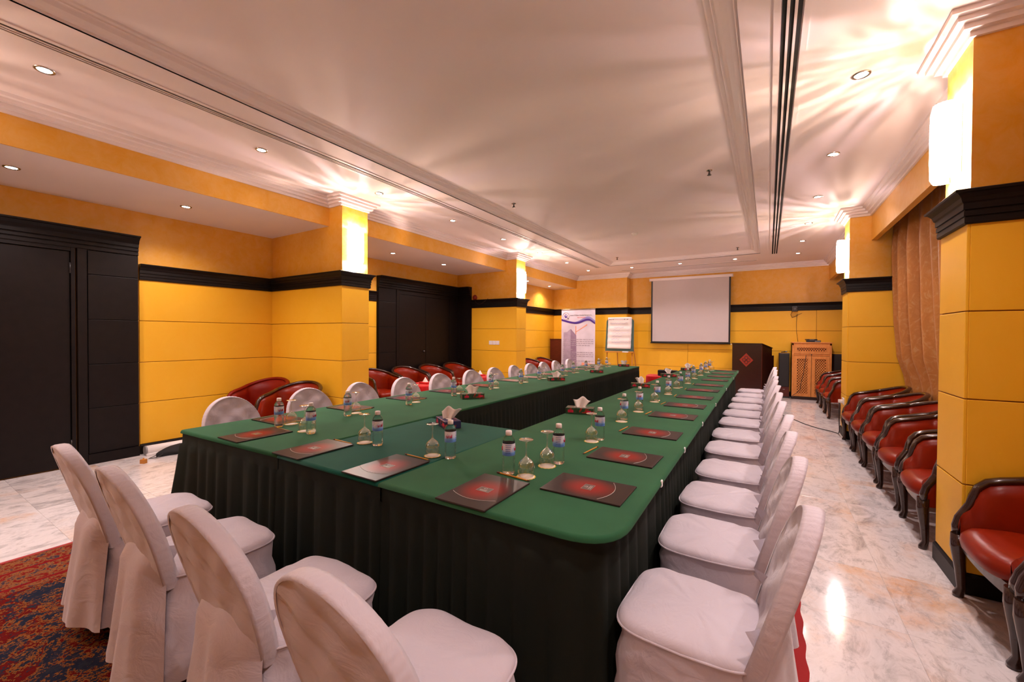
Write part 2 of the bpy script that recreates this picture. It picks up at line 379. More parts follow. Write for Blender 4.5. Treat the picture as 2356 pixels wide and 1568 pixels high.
# ------------------------------------------------------------------ room dimensions (metres; camera stands at x=0, y=0)
YF = -3.2                                   # wall behind the camera
XL, XL3 = -6.2, -5.6                        # niche walls on the left
XP, XB = -4.59, -4.85                       # left pilaster front, left beam face
L1, L2 = (3.34, 3.73), (7.60, 7.98)         # left pilasters
XRP, XRB, XRW = .93, 1.16, 1.85             # right pilaster front, right beam face, right wall
R1, R2 = (3.25, 3.63), (7.27, 7.70)
L0, R0 = (-.92, -.53), (-.77, -.39)         # the pair behind the camera
YB, YB2, XS = 11.80, 11.50, -3.36           # back wall, its proud part, the step between them
ZC, ZT, ZN, ZK = 3.15, 3.22, 2.80, 3.03     # ceiling ring, tray, niche soffit, cornice foot
ZD0, ZD1 = 2.02, 2.20                       # dado trim
SEAMS = [.115, .60, 1.07, 1.55, ZD0 + .01]

# floor: slab plus marble tiles where the floor shows
mb = MB(); mb.box((XL - .1, YF, -.12), (XRW + .1, YB + .1, -.003)); floor = struct('floor', mb, M['grout'], 'pale veined marble tile floor')
TS = .61
tile_me = bevel_box((0, 0, -.012), (TS - .0016, TS - .0016, 0), .0012, 1); tile_me.name = 'tile'; tile_me.materials.append(M['marble'])
nx0 = -11; 
for ix in range(-11, 4):
    for iy in range(-1, 20):
        x = -.03 + ix * TS; y = .2 + iy * TS
        if x > -3.9 and x + TS < .13 and y + TS < 8.85: continue
        if x > XRW or x + TS < XL: continue
        t = link('tile', tile_me, floor, (x, y, 0))
# plain marble continuation behind the camera and under the carpet
mb = MB(); mb.box((XL, YF, -.012), (XRW, .2 - TS - .002, -.0005)); ob('marble_slab', mb, M['marble'], floor)

# walls with their panels
def panel_run(parent, p0, p1, splits=(), seams=SEAMS, t=.014, mat=None, gap=.0065):
    P0, P1 = Vector(p0), Vector(p1); L = (P1 - P0).length; d = (P1 - P0) / L; ang = math.atan2(d.y, d.x)
    cuts = [0] + list(splits) + [L]
    bk = link('groove_backing', MB().box((.003, -.004, seams[0]), (L - .003, -.001, seams[-1] - .01)).mesh('groove_backing', [M['groove']]), parent, (P0.x, P0.y, 0), (0, 0, ang))
    for a, b in zip(cuts[:-1], cuts[1:]):
        for z0, z1 in zip(seams[:-1], seams[1:]):
            me = bevel_box((0, -t, 0), (b - a - (gap if b != L else 0), .0, z1 - z0 - gap), .0025, 1); me.materials.append(mat or M['panel']); me.name = 'panel'
            o = link('panel', me, parent, (P0.x + d.x * a, P0.y + d.y * a, z0), (0, 0, ang))
def solid(name, a, b, label, mat='plaster'):
    m_ = MB(); m_.box(a, b); return struct(name, m_, M[mat], label)
wl = solid('wall_left', (XL - .15, YF, 0), (XL, YB, 3.3), 'yellow sponged left wall of the deep niches')
panel_run(wl, (XL, 1.82), (XL, L1[0])); panel_run(wl, (XL, L1[1]), (XL, 5.23))
wl3 = solid('wall_left_far', (XL + .001, L2[1], 0), (XL3, YB2, 3.0), 'shallower yellow left niche wall near the banner')
panel_run(wl3, (XL3, L2[1]), (XL3, YB2))
def pilaster(name, x0, x1, y, side, label, splits=()):
    p = solid(name, (min(x0, x1), y[0], 0), (max(x0, x1), y[1], ZC), label)
    fx = x1
    if side == 'L':
        panel_run(p, (x0, y[0]), (x1, y[0])); panel_run(p, (x1, y[0] - .012), (x1, y[1] + .012)); panel_run(p, (x1, y[1]), (x0, y[1]))
    else:
        panel_run(p, (x0, y[1]), (x1, y[1])); panel_run(p, (x1, y[1] + .012), (x1, y[0] - .012)); panel_run(p, (x1, y[0]), (x0, y[0]))
    return p
pl1 = pilaster('wall_left_pilaster_1', XL, XP, L1, 'L', 'yellow pilaster with a lit sconce, nearest on the left')
pl2 = solid('wall_left_pilaster_2', (XL, L2[0], 0), (XP, L2[1], ZC), 'yellow pilaster beside the black closet, far left')
panel_run(pl2, (-5.77, L2[0]), (XP, L2[0])); panel_run(pl2, (XP, L2[0] - .012), (XP, L2[1] + .012)); panel_run(pl2, (XP, L2[1]), (XL3, L2[1]))
pilaster('wall_left_pilaster_3', XL, XP, L0, 'L', 'yellow pilaster behind the viewer on the left')
pilaster('wall_right_pilaster_1', XRW, XRP, R1, 'R', 'big yellow pilaster at the right edge with a lit sconce')
pilaster('wall_right_pilaster_2', XRW, XRP, R2, 'R', 'far yellow pilaster on the right beside the curtain')
pilaster('wall_right_pilaster_3', XRW, XRP, R0, 'R', 'yellow pilaster behind the viewer on the right')
wb = solid('wall_back', (XL - .15, YB, 0), (XRW + .15, YB + .15, 3.3), 'yellow end wall carrying the projection screen')
panel_run(wb, (XS, YB), (XRW, YB), splits=(1.55, 4.3))
wb2 = solid('wall_back_left', (XL + .002, YB2, 0), (XS, YB - .001, ZC), 'proud yellow end wall behind the banner and flip chart')
panel_run(wb2, (XL3, YB2), (XS, YB2), splits=(1.15,)); panel_run(wb2, (XS, YB2), (XS, YB))
solid('wall_right', (XRW, YF, 0), (XRW + .15, YB, 3.3), 'yellow right wall behind the curtains')
solid('wall_front', (XL - .15, YF - .15, 0), (XRW + .15, YF, 3.3), 'yellow wall behind the viewer')

# ceiling: ring with a shallow tray, beams and niche soffits
TX0, TX1, TY0, TY1 = -3.425, -.162, -2.2, 10.16
TW = .165
mb = MB()
for a, b in (((XL, YF), (TX0, YB)), ((TX1, YF), (XRW, YB)), ((TX0, YF), (TX1, TY0)), ((TX0, TY1), (TX1, YB))):
    mb.box((*a, ZC), (*b, ZC + .15))
mb.box((TX0, TY0, ZT), (TX1, TY1, ZT + .1))
ceil = struct('ceiling', mb, M['ceil'], 'white ceiling with a long shallow tray')
mb = MB()
prof = [(0, ZC), (0, ZC + .008), (.014, ZC + .008), (.018, ZC + .018), (.05, ZC + .022), (.085, ZC + .033), (.105, ZC + .048), (.112, ZC + .052), (.125, ZC + .052), (.13, ZC + .060), (.155, ZC + .062), (TW, ZT), (0, ZT)]
sweep([(TX0, TY0), (TX0, TY1), (TX1, TY1), (TX1, TY0)], prof, closed=True, mb=mb)
struct('trim_1', mb, M['mould'], 'white moulding around the ceiling tray')
def beam(name, a, b, label): return struct(name, MB().box(a, b), [M['plaster']], label)
beam('trim_2', (XB - .012, YF, ZN), (XB, YB2, ZC), 'yellow beam face above the left niches')
for k, (ya, yb, xw) in enumerate(((YF, L0[0], XL), (L0[1], L1[0], XL), (L1[1], L2[0], XL), (L2[1], YB2, XL3))):
    struct('ceiling_niche_%d' % (k + 1), MB().box((xw, ya, ZN), (XB - .012, yb, ZN + .1)), M['ceil'], 'low white soffit of a left niche')
for k, (ya, yb) in enumerate(((YF, R0[0]), (R0[1], R1[0]), (R1[1], R2[0]), (R2[1], YB))):
    beam('trim_%d' % (3 + k), (XRB, ya, 2.70), (XRB + .06, yb, ZC), 'yellow curtain pelmet between the right pilasters')
cpath = [(XB, YF), (XB, L0[0]), (XP, L0[0]), (XP, L0[1]), (XB, L0[1]), (XB, L1[0]), (XP, L1[0]), (XP, L1[1]), (XB, L1[1]), (XB, L2[0]), (XP, L2[0]), (XP, L2[1]), (XB, L2[1]), (XB, YB2), (XS, YB2), (XS, YB), (XRB, YB),
         (XRB, R2[1]), (XRP, R2[1]), (XRP, R2[0]), (XRB, R2[0]), (XRB, R1[1]), (XRP, R1[1]), (XRP, R1[0]), (XRB, R1[0]), (XRB, R0[1]), (XRP, R0[1]), (XRP, R0[0]), (XRB, R0[0]), (XRB, YF)]
cprof = [(0, ZK - .002)]
for i in range(4):
    d = .022 + i * .032; z = ZK + i * .03
    cprof += [(d, z), (d, z + .026)] if i < 3 else [(d, z), (d, ZC)]
cprof = [(0, ZK), (.020, ZK), (.020, ZK + .028), (.052, ZK + .032), (.052, ZK + .060), (.084, ZK + .064), (.084, ZK + .090), (.115, ZK + .094), (.115, ZC), (0, ZC)]
mb = sweep(cpath, cprof); struct('trim_7', mb, M['mould'], 'white stepped cornice under the ceiling')
# black dado trim
dprof = [(.012, ZD0), (.026, ZD0), (.030, ZD0 + .008), (.030, ZD0 + .035), (.026, ZD0 + .037), (.026, ZD0 + .041), (.033, ZD0 + .043), (.033, ZD0 + .07), (.029, ZD0 + .072), (.029, ZD0 + .076), (.037, ZD0 + .078), (.037, ZD0 + .11), (.044, ZD0 + .118), (.050, ZD0 + .140), (.066, ZD0 + .160), (.078, ZD0 + .164), (.080, ZD1 - .004), (.076, ZD1), (0, ZD1), (0, ZD0)]
runs = [[(XL, 1.82), (XL, L1[0]), (XP, L1[0]), (XP, L1[1]), (XL, L1[1]), (XL, 5.22)],
        [(-5.77, L2[0]), (XP, L2[0]), (XP, L2[1]), (XL3, L2[1]), (XL3, YB2), (XS, YB2), (XS, YB), (XRW, YB)],
        [(XRW, R2[1]), (XRP, R2[1]), (XRP, R2[0]), (1.37, R2[0])],
        [(1.45, R1[1]), (XRP, R1[1]), (XRP, R1[0]), (XRW, R1[0])]]
for k, r in enumerate(runs):
    struct('trim_%d' % (8 + k), sweep(r, dprof), M['black'], ['black dado moulding along the left niches', 'black dado moulding along the far left and end wall', 'black dado moulding around the far right pilaster', 'black dado moulding around the near right pilaster'][k])
bprof = [(.0, 0), (.024, 0), (.024, .095), (.018, .108), (.012, .112), (0, .112)]
bruns = dict(left=[(XL, 1.82), (XL, L1[0]), (XP, L1[0]), (XP, L1[1]), (XL, L1[1]), (XL, 5.22)], far_left=[(-5.77, L2[0]), (XP, L2[0]), (XP, L2[1]), (XL3, L2[1]), (XL3, YB2), (XS, YB2), (XS, YB), (XRW, YB)],
             right_far=[(XRW, R2[1]), (XRP, R2[1]), (XRP, R2[0]), (XRW, R2[0])], right=[(XRW, R1[1]), (XRP, R1[1]), (XRP, R1[0]), (XRW, R1[0])])
for k, r in bruns.items(): struct('baseboard_' + k, sweep(r, bprof), M['black'], 'black baseboard')

# ------------------------------------------------------------------ black closet doors
hprof = [(.06, 2.285), (.066, 2.29), (.066, 2.32), (.06, 2.324), (.06, 2.33), (.072, 2.334), (.072, 2.362), (.066, 2.366), (.066, 2.372), (.08, 2.376), (.08, 2.41), (.09, 2.42), (.10, 2.45), (.13, 2.478), (.15, 2.482), (.152, 2.498), (0, 2.5), (0, 2.285)]
d1 = tag(thing('door_1', 'black panelled closet door with moulded header at the left edge', None), kind='structure')
ob('door_header', sweep([(XL, -.48), (XL, 1.80)], hprof), M['black'], d1)
mb = MB(); mb.box((XL, -.48, 0), (XL + .045, -.1, 2.285)); mb.box((XL, 1.26, 0), (XL + .06, 1.29, 2.285)); mb.box((XL, 1.305, 0), (XL + .072, 1.375, 2.285)); mb.box((XL, -.1, 2.25), (XL + .055, 1.29, 2.285)); mb.box((XL, 1.375, 0), (XL + .04, 1.80, 2.285))
ob('door_frame', mb, M['black'], d1)
leaf = bb('door_leaf', (XL, .585, .012), (XL + .04, 1.255, 2.245), M['black'], d1)
bb('door_leaf', (XL, -.095, .012), (XL + .04, .58, 2.245), M['black'], d1)
for z in (.18, 2.02): ob('hinge', MB().lathe([(0, 0), (.008, 0), (.008, .11), (0, .11)], 10, (XL + .048, 1.258, z)), M['steel'], leaf)
for z0, z1 in zip([.112, .60, 1.07, 1.55, 2.03], [.60, 1.07, 1.55, 2.03, 2.285]):
    bb('panel', (XL + .04, 1.385, z0), (XL + .055, 1.80, z1 - .006), M['black'], d1, .003)
ob('plinth', MB().box((XL, 1.378, 0), (XL + .075, 1.80, .108)), M['black'], d1)
d2 = tag(thing('door_2', 'black closet front in the corner of the second niche', None), kind='structure')
ob('door_header', sweep([(XL, 5.24), (XL, L2[0]), (-5.78, L2[0])], hprof), M['black'], d2)
mb = MB(); mb.box((XL, 5.24, 0), (XL + .04, L2[0], 2.29)); mb.box((XL, L2[0] - .04, 0), (-5.78, L2[0], 2.29)); mb.box((XL, 5.68, 0), (XL + .058, 5.74, 2.29)); mb.box((XL, 5.74, 2.2), (XL + .058, 7.3, 2.225)); mb.box((XL, 7.25, 0), (XL + .058, 7.31, 2.29))
ob('door_frame', mb, M['black'], d2)
for a, b in ((5.75, 6.49), (6.5, 7.24)):
    lf = bb('door_leaf', (XL, a, .012), (XL + .05, b, 2.195), M['black'], d2)
    if a < 6: ob('knob', MB().lathe([(0, 0), (.012, 0), (.010, .025), (.022, .035), (.024, .05), (.012, .062), (0, .063)], 14), M['steel'], lf, (XL + .05, 6.40, 1.06), (0, PI / 2, 0))
for z0, z1 in zip([.112, .60, 1.07, 1.55, 2.03], [.60, 1.07, 1.55, 2.03, 2.285]):
    bb('panel', (XL + .04, 5.25, z0), (XL + .055, 5.67, z1 - .006), M['black'], d2, .003)

# ------------------------------------------------------------------ ceiling fixtures
def linear_slot(label, xa, xb, y0, y1, nslots=3):
    r = thing('air_diffuser', label, 'air vent', ((xa + xb) / 2, (y0 + y1) / 2, ZC), group='linear slot air diffusers')
    W_, L_ = xb - xa, y1 - y0; bar = W_ * .13; pitch = W_ / nslots
    mb = MB(); mb.box((-W_ / 2 - .032, -L_ / 2 - .03, -.007), (-W_ / 2, L_ / 2 + .03, 0)); mb.box((W_ / 2, -L_ / 2 - .03, -.007), (W_ / 2 + .032, L_ / 2 + .03, 0))
    mb.box((-W_ / 2, L_ / 2, -.007), (W_ / 2, L_ / 2 + .03, 0)); mb.box((-W_ / 2, -L_ / 2 - .03, -.007), (W_ / 2, -L_ / 2, 0)); ob('frame', mb, M['mould'], r)
    for k in range(nslots):
        x = -W_ / 2 + pitch * (k + .5); ob('slot', MB().box((x - pitch * .31, -L_ / 2, -.003), (x + pitch * .31, L_ / 2, .0)), M['blackd'], r)
        if k: ob('blade', MB().box((x - pitch * .69, -L_ / 2, -.009), (x - pitch * .31, L_ / 2, -.001)), M['mould'], r)
linear_slot('long black triple slot air vent over the right aisle', .035, .142, -2.6, 10.32)
linear_slot('long triple slot air vent over the left side', -3.775, -3.70, -2.6, 10.22)
r = thing('air_diffuser', 'narrow slot air vent crossing before the end wall', 'air vent', (-1.80, 10.99, ZC), group='linear slot air diffusers')
ob('frame', MB().box((-1.58, -.03, -.005), (1.58, .03, 0)), M['mould'], r); ob('slot', MB().box((-1.55, -.018, -.0065), (1.55, .018, -.004)), M['grey'], r)

ring_me = MB().lathe([(.036, -.002), (.039, -.007), (.047, -.008), (.052, -.005), (.053, 0)], 24).mesh('trim_ring', [M['chrome']])
disc_me = MB().lathe([(0, -.003), (.036, -.003)], 24).mesh('lens', [M['disc']])
def downlight(x, y, z, label, watts, ang=118):
    r = thing('downlight', label, 'ceiling light', (x, y, z), group='recessed ceiling downlights')
    link('trim_ring', ring_me, r); link('lens', disc_me, r)
    ld = bpy.data.lights.new('downlight_lamp', 'SPOT'); ld.energy = watts; ld.color = WARM; ld.spot_size = math.radians(ang); ld.spot_blend = .75; ld.shadow_soft_size = .05
    link('downlight_lamp', ld, r, (0, 0, -.02))
ys = [-2.06, -.65, .76, 2.17, 3.59, 5.0, 6.41, 7.83, 9.21, 10.5]
for i, y in enumerate(ys):
    downlight(.506, y, ZC, 'lit recessed downlight over the right aisle, ' + (ordn(i - 4, 6) + ' in view' if i > 3 else 'above or behind the viewer, ' + ORD[3 - i] + ' out of view'), SPOT_W)
ysl = [-2.09, -.68, .73, 2.12, 3.52, 4.93, 6.35, 7.77, 9.15, 10.53]
for i, y in enumerate(ysl):
    downlight(-4.12, y, ZC, 'lit recessed downlight between left slot vent and cornice, ' + (ordn(i - 2, 8) + ' in view' if i > 1 else 'behind the viewer, ' + ORD[1 - i]), SPOT_W)
for i, x in enumerate((-2.98, -1.82, -.66)):
    downlight(x, 10.6, ZC, 'lit recessed downlight before the end wall, ' + ['left', 'middle', 'right'][i] + ' of three', SPOT_W * .8)
for i, (x, y) in enumerate(((-5.48, -1.9), (-5.47, .775), (-5.48, 2.016), (-5.49, 4.99), (-5.49, 6.30), (-5.27, 9.27), (-5.28, 10.55))):
    downlight(x, y, ZN, 'lit downlight in the low left soffit, ' + (ordn(i - 1, 6) + ' in view' if i else 'behind the viewer'), NICHE_W, 140)
def sprinkler(x, y, label):
    r = thing('sprinkler', label, 'sprinkler', (x, y, ZT), group='ceiling sprinklers')
    ob('flange', MB().lathe([(.032, 0), (.030, -.006), (.012, -.010)], 16), M['chrome'], r)
    ob('stem', MB().lathe([(.010, -.008), (.008, -.03), (.014, -.034), (.006, -.05), (0, -.05)], 12), M['steel'], r)
    ob('deflector', MB().lathe([(0, -.05), (.022, -.05), (.022, -.053), (0, -.053)], 12), M['steel'], r)
sprinkler(-.572, 5.02, 'small metal sprinkler head, nearest on the tray ceiling'); sprinkler(-.556, 9.63, 'small metal sprinkler at the far right of the tray')
sprinkler(-3.01, 4.9, 'small metal sprinkler at the left of the tray'); sprinkler(-3.0, 9.47, 'small metal sprinkler at the far left of the tray')
r = thing('smoke_detector', 'round white smoke detector on the tray ceiling', 'smoke detector', (-2.03, 7.4, ZT))
ob('base', MB().lathe([(0, 0), (.055, 0), (.055, -.012), (.048, -.016), (0, -.016)], 20), M['white'], r); ob('sensor_head', MB().lathe([(.042, -.015), (.04, -.035), (.025, -.042), (0, -.042)], 20), M['white'], r)

# wall sconces: fluted lit half shells on the pilasters
def gobo(ld, seed):
    ld.use_nodes = True; nt = ld.node_tree; e = nt.nodes['Emission']
    tc = N(nt, 'ShaderNodeTexCoord'); mp = N(nt, 'ShaderNodeMapping'); mp.inputs['Location'].default_value = (seed, seed * .7, 0); mp.inputs['Scale'].default_value = (1, 1, .22)
    nt.links.new(tc.outputs['Normal'], mp.inputs[0])
    f = noise(nt, mp.outputs[0], 7.0, 2, .5, .25)
    sz = N(nt, 'ShaderNodeSeparateXYZ'); nt.links.new(tc.outputs['Normal'], sz.inputs[0])          # steep light dimmed by formula to tame the ceiling hot spot; no cap modelled
    cut = math_n(nt, 'POWER', math_n(nt, 'MAXIMUM', math_n(nt, 'SUBTRACT', 1.0, math_n(nt, 'MULTIPLY', math_n(nt, 'ABSOLUTE', sz.outputs[2]), .93)), .06), 2.0)
    st = (math_n(nt, 'MULTIPLY_ADD', ramp(nt, f, [(.40, (0, 0, 0)), (.66, (1, 1, 1))]), 1.9, .15))
    nt.links.new(math_n(nt, 'MULTIPLY', st, cut), e.inputs['Strength'])
    c = ramp(nt, noise(nt, mp.outputs[0], 3.0, 1), [(.42, (1, .80, .78)), (.55, (1, .80, .60))]); nt.links.new(c, e.inputs['Color'])
def sconce_meshes():
    outer = []; nseg = 26
    for z, k in ((-.215, .86), (-.20, .97), (-.1, 1.0), (.1, 1.0), (.19, .98), (.215, .90)):
        row = []
        for j in range(nseg + 1):
            a = PI * j / nseg; r = (.098 + (.006 if j % 2 else -.004)) * k
            top = .018 * math.sin(a) if z > .2 else (-.012 * math.sin(a) if z < -.2 else 0)
            row.append((-r * math.sin(a) * 1.05, .092 * k * math.cos(a), z + top))
        outer.append(row)
    return MB().grid(outer, False).mesh('glass_shade', [M['sconce']])
shade_me = sconce_meshes()
def sconce(x, y, rz, label, seed):
    r = thing('wall_sconce', label, 'wall lamp', (x, y, 2.545), rz, 'fluted glass wall sconces')
    bb('back_plate', (-.014, -.06, -.2), (0, .06, .2), M['chrome'], r); link('glass_shade', shade_me, r, (-.012, 0, 0))
    for dz, nm in ((.225, 1), (-.225, -1)):
        ld = bpy.data.lights.new('sconce_lamp', 'POINT'); ld.energy = SCONCE_W * (1.0 if nm > 0 else .42); ld.color = SCW; ld.shadow_soft_size = .02
        if nm > 0: gobo(ld, seed)
        link('sconce_lamp', ld, r, (-.055, 0, dz))
sconce(XRP, 3.44, 0, 'glowing fluted glass sconce on the big right pilaster', 1.3); sconce(XRP, 7.485, 0, 'glowing fluted glass sconce on the far right pilaster', 5.1)
sconce(XP, 3.535, PI, 'glowing fluted glass sconce on the near left pilaster', 9.4); sconce(XP, 7.79, PI, 'glowing fluted glass sconce on the far left pilaster', 3.2)
sconce(XP, -.72, PI, 'added unseen fluted glass sconce behind the viewer on the left', 6.6)  # unseen sconce added for the light it throws into the room

# ------------------------------------------------------------------ curtains on the right
def curtain(y0, y1, z0, z1, x, amp, label, n=150, seed=1):
    rnd = random.Random(seed); ph = [rnd.uniform(0, 6) for _ in range(6)]; rows = []
    for iz in range(27):
        t = iz / 26; z = z1 + (z0 - z1) * t; row = []
        back = .13 * min(1, max(0, (2.5 - z) / 1.6))          # the cloth leans back against the window behind the armchairs
        for j in range(n + 1):
            u = j / n; s_ = u * (y1 - y0); y = y0 + s_ + .05 * t * math.sin(s_ * 3.1 + ph[3])
            a = amp * (.45 + .6 * min(1, t * 2.2)) * (.75 + .4 * math.sin(s_ * 2.3 + ph[4])) * (1 - .62 * min(1, max(0, (1.15 - z) / .3)))
            q = s_ * 19 + ph[0] + 1.3 * math.sin(s_ * 3.7 + ph[1]) + .9 * t * math.sin(s_ * 2 + ph[5])
            xx = x + back + a * (math.sin(q) + .35 * math.sin(2 * q + ph[2] + t) + .2 * math.sin(s_ * 47 + 2 * t)) - .015 * t
            row.append((xx, y, z))
        rows.append(row)
    o = ob('curtain', MB().grid(rows), M['curtain']); md = o.modifiers.new('thickness', 'SOLIDIFY'); md.thickness = .004
    return tag(o, label, 'curtain', 'gold damask curtains')
curtain(5.55, 7.22, .02, 2.98, 1.42, .082, 'gold damask curtain nearest the far right pilaster', seed=2)
curtain(3.70, 5.52, .02, 2.98, 1.42, .085, 'gold damask curtain partly behind the big right pilaster', seed=5)
curtain(7.80, 11.2, .02, 2.98, 1.44, .040, 'gold damask curtain beyond the far right pilaster', seed=8, n=260)
curtain(-.3, 3.2, .02, 2.98, 1.44, .040, 'gold damask curtain on the viewer side of the right pilaster', seed=11, n=240)

# ------------------------------------------------------------------ carpet
CX0, CX1, CY0, CY1 = -3.93, .15, -2.4, 8.9
r = thing('carpet', 'red and navy patterned oriental carpet under the tables', 'carpet', ((CX0 + CX1) / 2, (CY0 + CY1) / 2, 0))
hw, hl = (CX1 - CX0) / 2, (CY1 - CY0) / 2
bb('pile', (-hw, -hl, .0005), (hw, hl, .008), M['carpet'], r, .002)
rows = [[], []]
for j in range(380):
    y = -hl + 2 * hl * j / 379; rows[0].append((hw - .055, y, .0088)); rows[1].append((hw + .008 + .004 * math.sin(j * 1.05), y, .0088))
ob('edge_binding', MB().grid(rows, False), M['redrug'], r)
ob('edge_binding', MB().box((-hw - .006, -hl, .0005), (-hw + .022, hl, .009)), M['redrug'], r)
for s in (-1, 1): ob('edge_binding', MB().box((-hw, s * hl - .03, .001), (hw, s * hl + .03, .0085)), M['redrug'], r)

# ------------------------------------------------------------------ tables
TZ = .75
def rounded(poly, rad):
    out = []; n = len(poly)
    for i in range(n):
        p = Vector(poly[i]); r_ = rad[i]
        if r_ <= 0: out.append(tuple(p)); continue
        a = (Vector(poly[i - 1]) - p).normalized(); b = (Vector(poly[(i + 1) % n]) - p).normalized()
        p0, p1 = p + a * r_, p + b * r_
        for k in range(9):
            t = k / 8; q = p0 * (1 - t) ** 2 + p * 2 * t * (1 - t) + p1 * t * t; out.append(tuple(q))
    return out
def inset(poly, d):
    n = len(poly); out = []
    for i in range(n):
        p = Vector(poly[i]); d0 = (p - Vector(poly[i - 1])).normalized(); d1 = (Vector(poly[(i + 1) % n]) - p).normalized()
        n0 = Vector((-d0.y, d0.x)); n1 = Vector((-d1.y, d1.x)); m = n0 + n1; m = m / max(.3, m.dot(n0)); out.append(tuple(p + m * d))
    return out
def cloth_top(name, poly, z, mat, parent, drop=.020):
    mb = MB(); n = len(poly); rings = []
    for d, dz in ((.014, 0), (.006, -.002), (.001, -.008), (-.001, -.018), (-.001, -drop)): rings.append([(x, y, z + dz) for x, y in inset(poly, d)])
    mb.grid(rings, True, True); mb.add(rings[0], [tuple(range(n))]); mb.add(rings[-1], [tuple(range(n - 1, -1, -1))])
    return ob(name, mb, mat, parent)
def skirt(path, parent, z1=TZ - .012, amp=.036, seed=1, per=.115, name='skirt', corner=None):
    rnd = random.Random(seed); P = [Vector(p) for p in path]; pts = []; s = 0
    for a, b in zip(P[:-1], P[1:]):
        L = (b - a).length; k = max(1, int(L / .0125)); d = (b - a) / L; nn = Vector((d.y, -d.x))
        for i in range(k): pts.append((a + (b - a) * (i / k), nn, s + L * i / k))
        s += L
    pts.append((P[-1], nn, s)); rows = []
    for t in (0, .004, .10, .115, .17, .35, .6, .85, 1.0):
        row = []
        for p, nn, q in pts:
            z = z1 + (.012 - z1) * t
            jit = .6 * math.sin(q * 3.1 + seed) + .35 * math.sin(q * 7.7 + 2 * seed)
            w_ = (q / per + jit) % 1.0
            tri = (abs(w_ - .5) * 2); tri = tri ** .6
            fl = 0 if t < .11 else amp * (.35 + .75 * t) * (tri - .6) + .022 * t + .006 * math.sin(q * 2.3 + seed)
            fl += .003 * math.sin(q * 9 + 2)
            if corner: fl += .11 * t ** 1.3 * max(0, 1 - (p - Vector(corner)).length / .22)
            row.append((p.x + nn.x * fl, p.y + nn.y * fl, z))
        rows.append(row)
    return ob(name, MB().grid(rows), M['skirt'], parent)
# walking the outline clockwise seen from above keeps the outside on the left, so paths run with the outside on the right
t1 = thing('conference_table', 'long green clothed table on the left with dark pleated skirt', 'table', (0, 0, 0), group='green clothed tables')
polyL = rounded([(-3.385, 1.20), (-2.262, 1.240), (-2.365, 9.10), (-3.475, 9.10)], [.03, 0, .03, .03])
cloth_top('tablecloth', polyL, TZ, M['green'], t1)
skirt([(-3.05, 9.08), (-3.04, 1.46), (-3.34, 1.40), (-3.375, 1.235), (-3.355, 1.21), (-2.262, 1.246)], t1, seed=2, corner=(-3.38, 1.25)); skirt([(-2.262, 2.45), (-2.365, 9.06), (-3.05, 9.08)], t1, seed=4, per=.07)
t2 = thing('conference_table', 'short teal clothed table bridging the two long tables', 'table', (0, 0, 0), group='green clothed tables')
polyM = [(-2.262, 1.240), (-1.455, 1.240), (-1.455, 2.47), (-2.262, 2.455)]
cloth_top('tablecloth', polyM, TZ - .002, M['teal'], t2, .018); skirt([(-2.262, 1.252), (-1.455, 1.252)], t2, seed=3); skirt([(-1.455, 2.46), (-2.262, 2.445)], t2, seed=6, per=.07)
t3 = thing('conference_table', 'long green clothed table on the right with rounded corner', 'table', (0, 0, 0), group='green clothed tables')
polyR = rounded([(-1.455, 1.240), (-.395, 1.245), (-.478, 9.15), (-1.455, 8.98)], [0, .19, .03, .03])
cloth_top('tablecloth', polyR, TZ + .001, M['green'], t3)
cr = [p for p in rounded([(-1.455, 1.262), (-.452, 1.268), (-.548, 9.12)], [0, .18, 0])]
cr = [(-1.455, 1.262)] + [p for p in cr if p[0] > -1.2] ; cr = [p for i, p in enumerate(cr) if i == 0 or (Vector(p) - Vector(cr[i - 1])).length > .004]
skirt(cr + [(-1.45, 8.97), (-1.45, 2.46)], t3, seed=5)
clipm = bevel_box((-.004, -.012, -.02), (.004, .012, .012), .003, 1); clipm.materials.append(M['white'])
for y in (1.95, 2.6, 3.45, 4.5, 5.9, 7.5, 8.8): link('skirt_clip', clipm, t3, (-.397 - .0105 * (y - 1.245), y, TZ - .012))

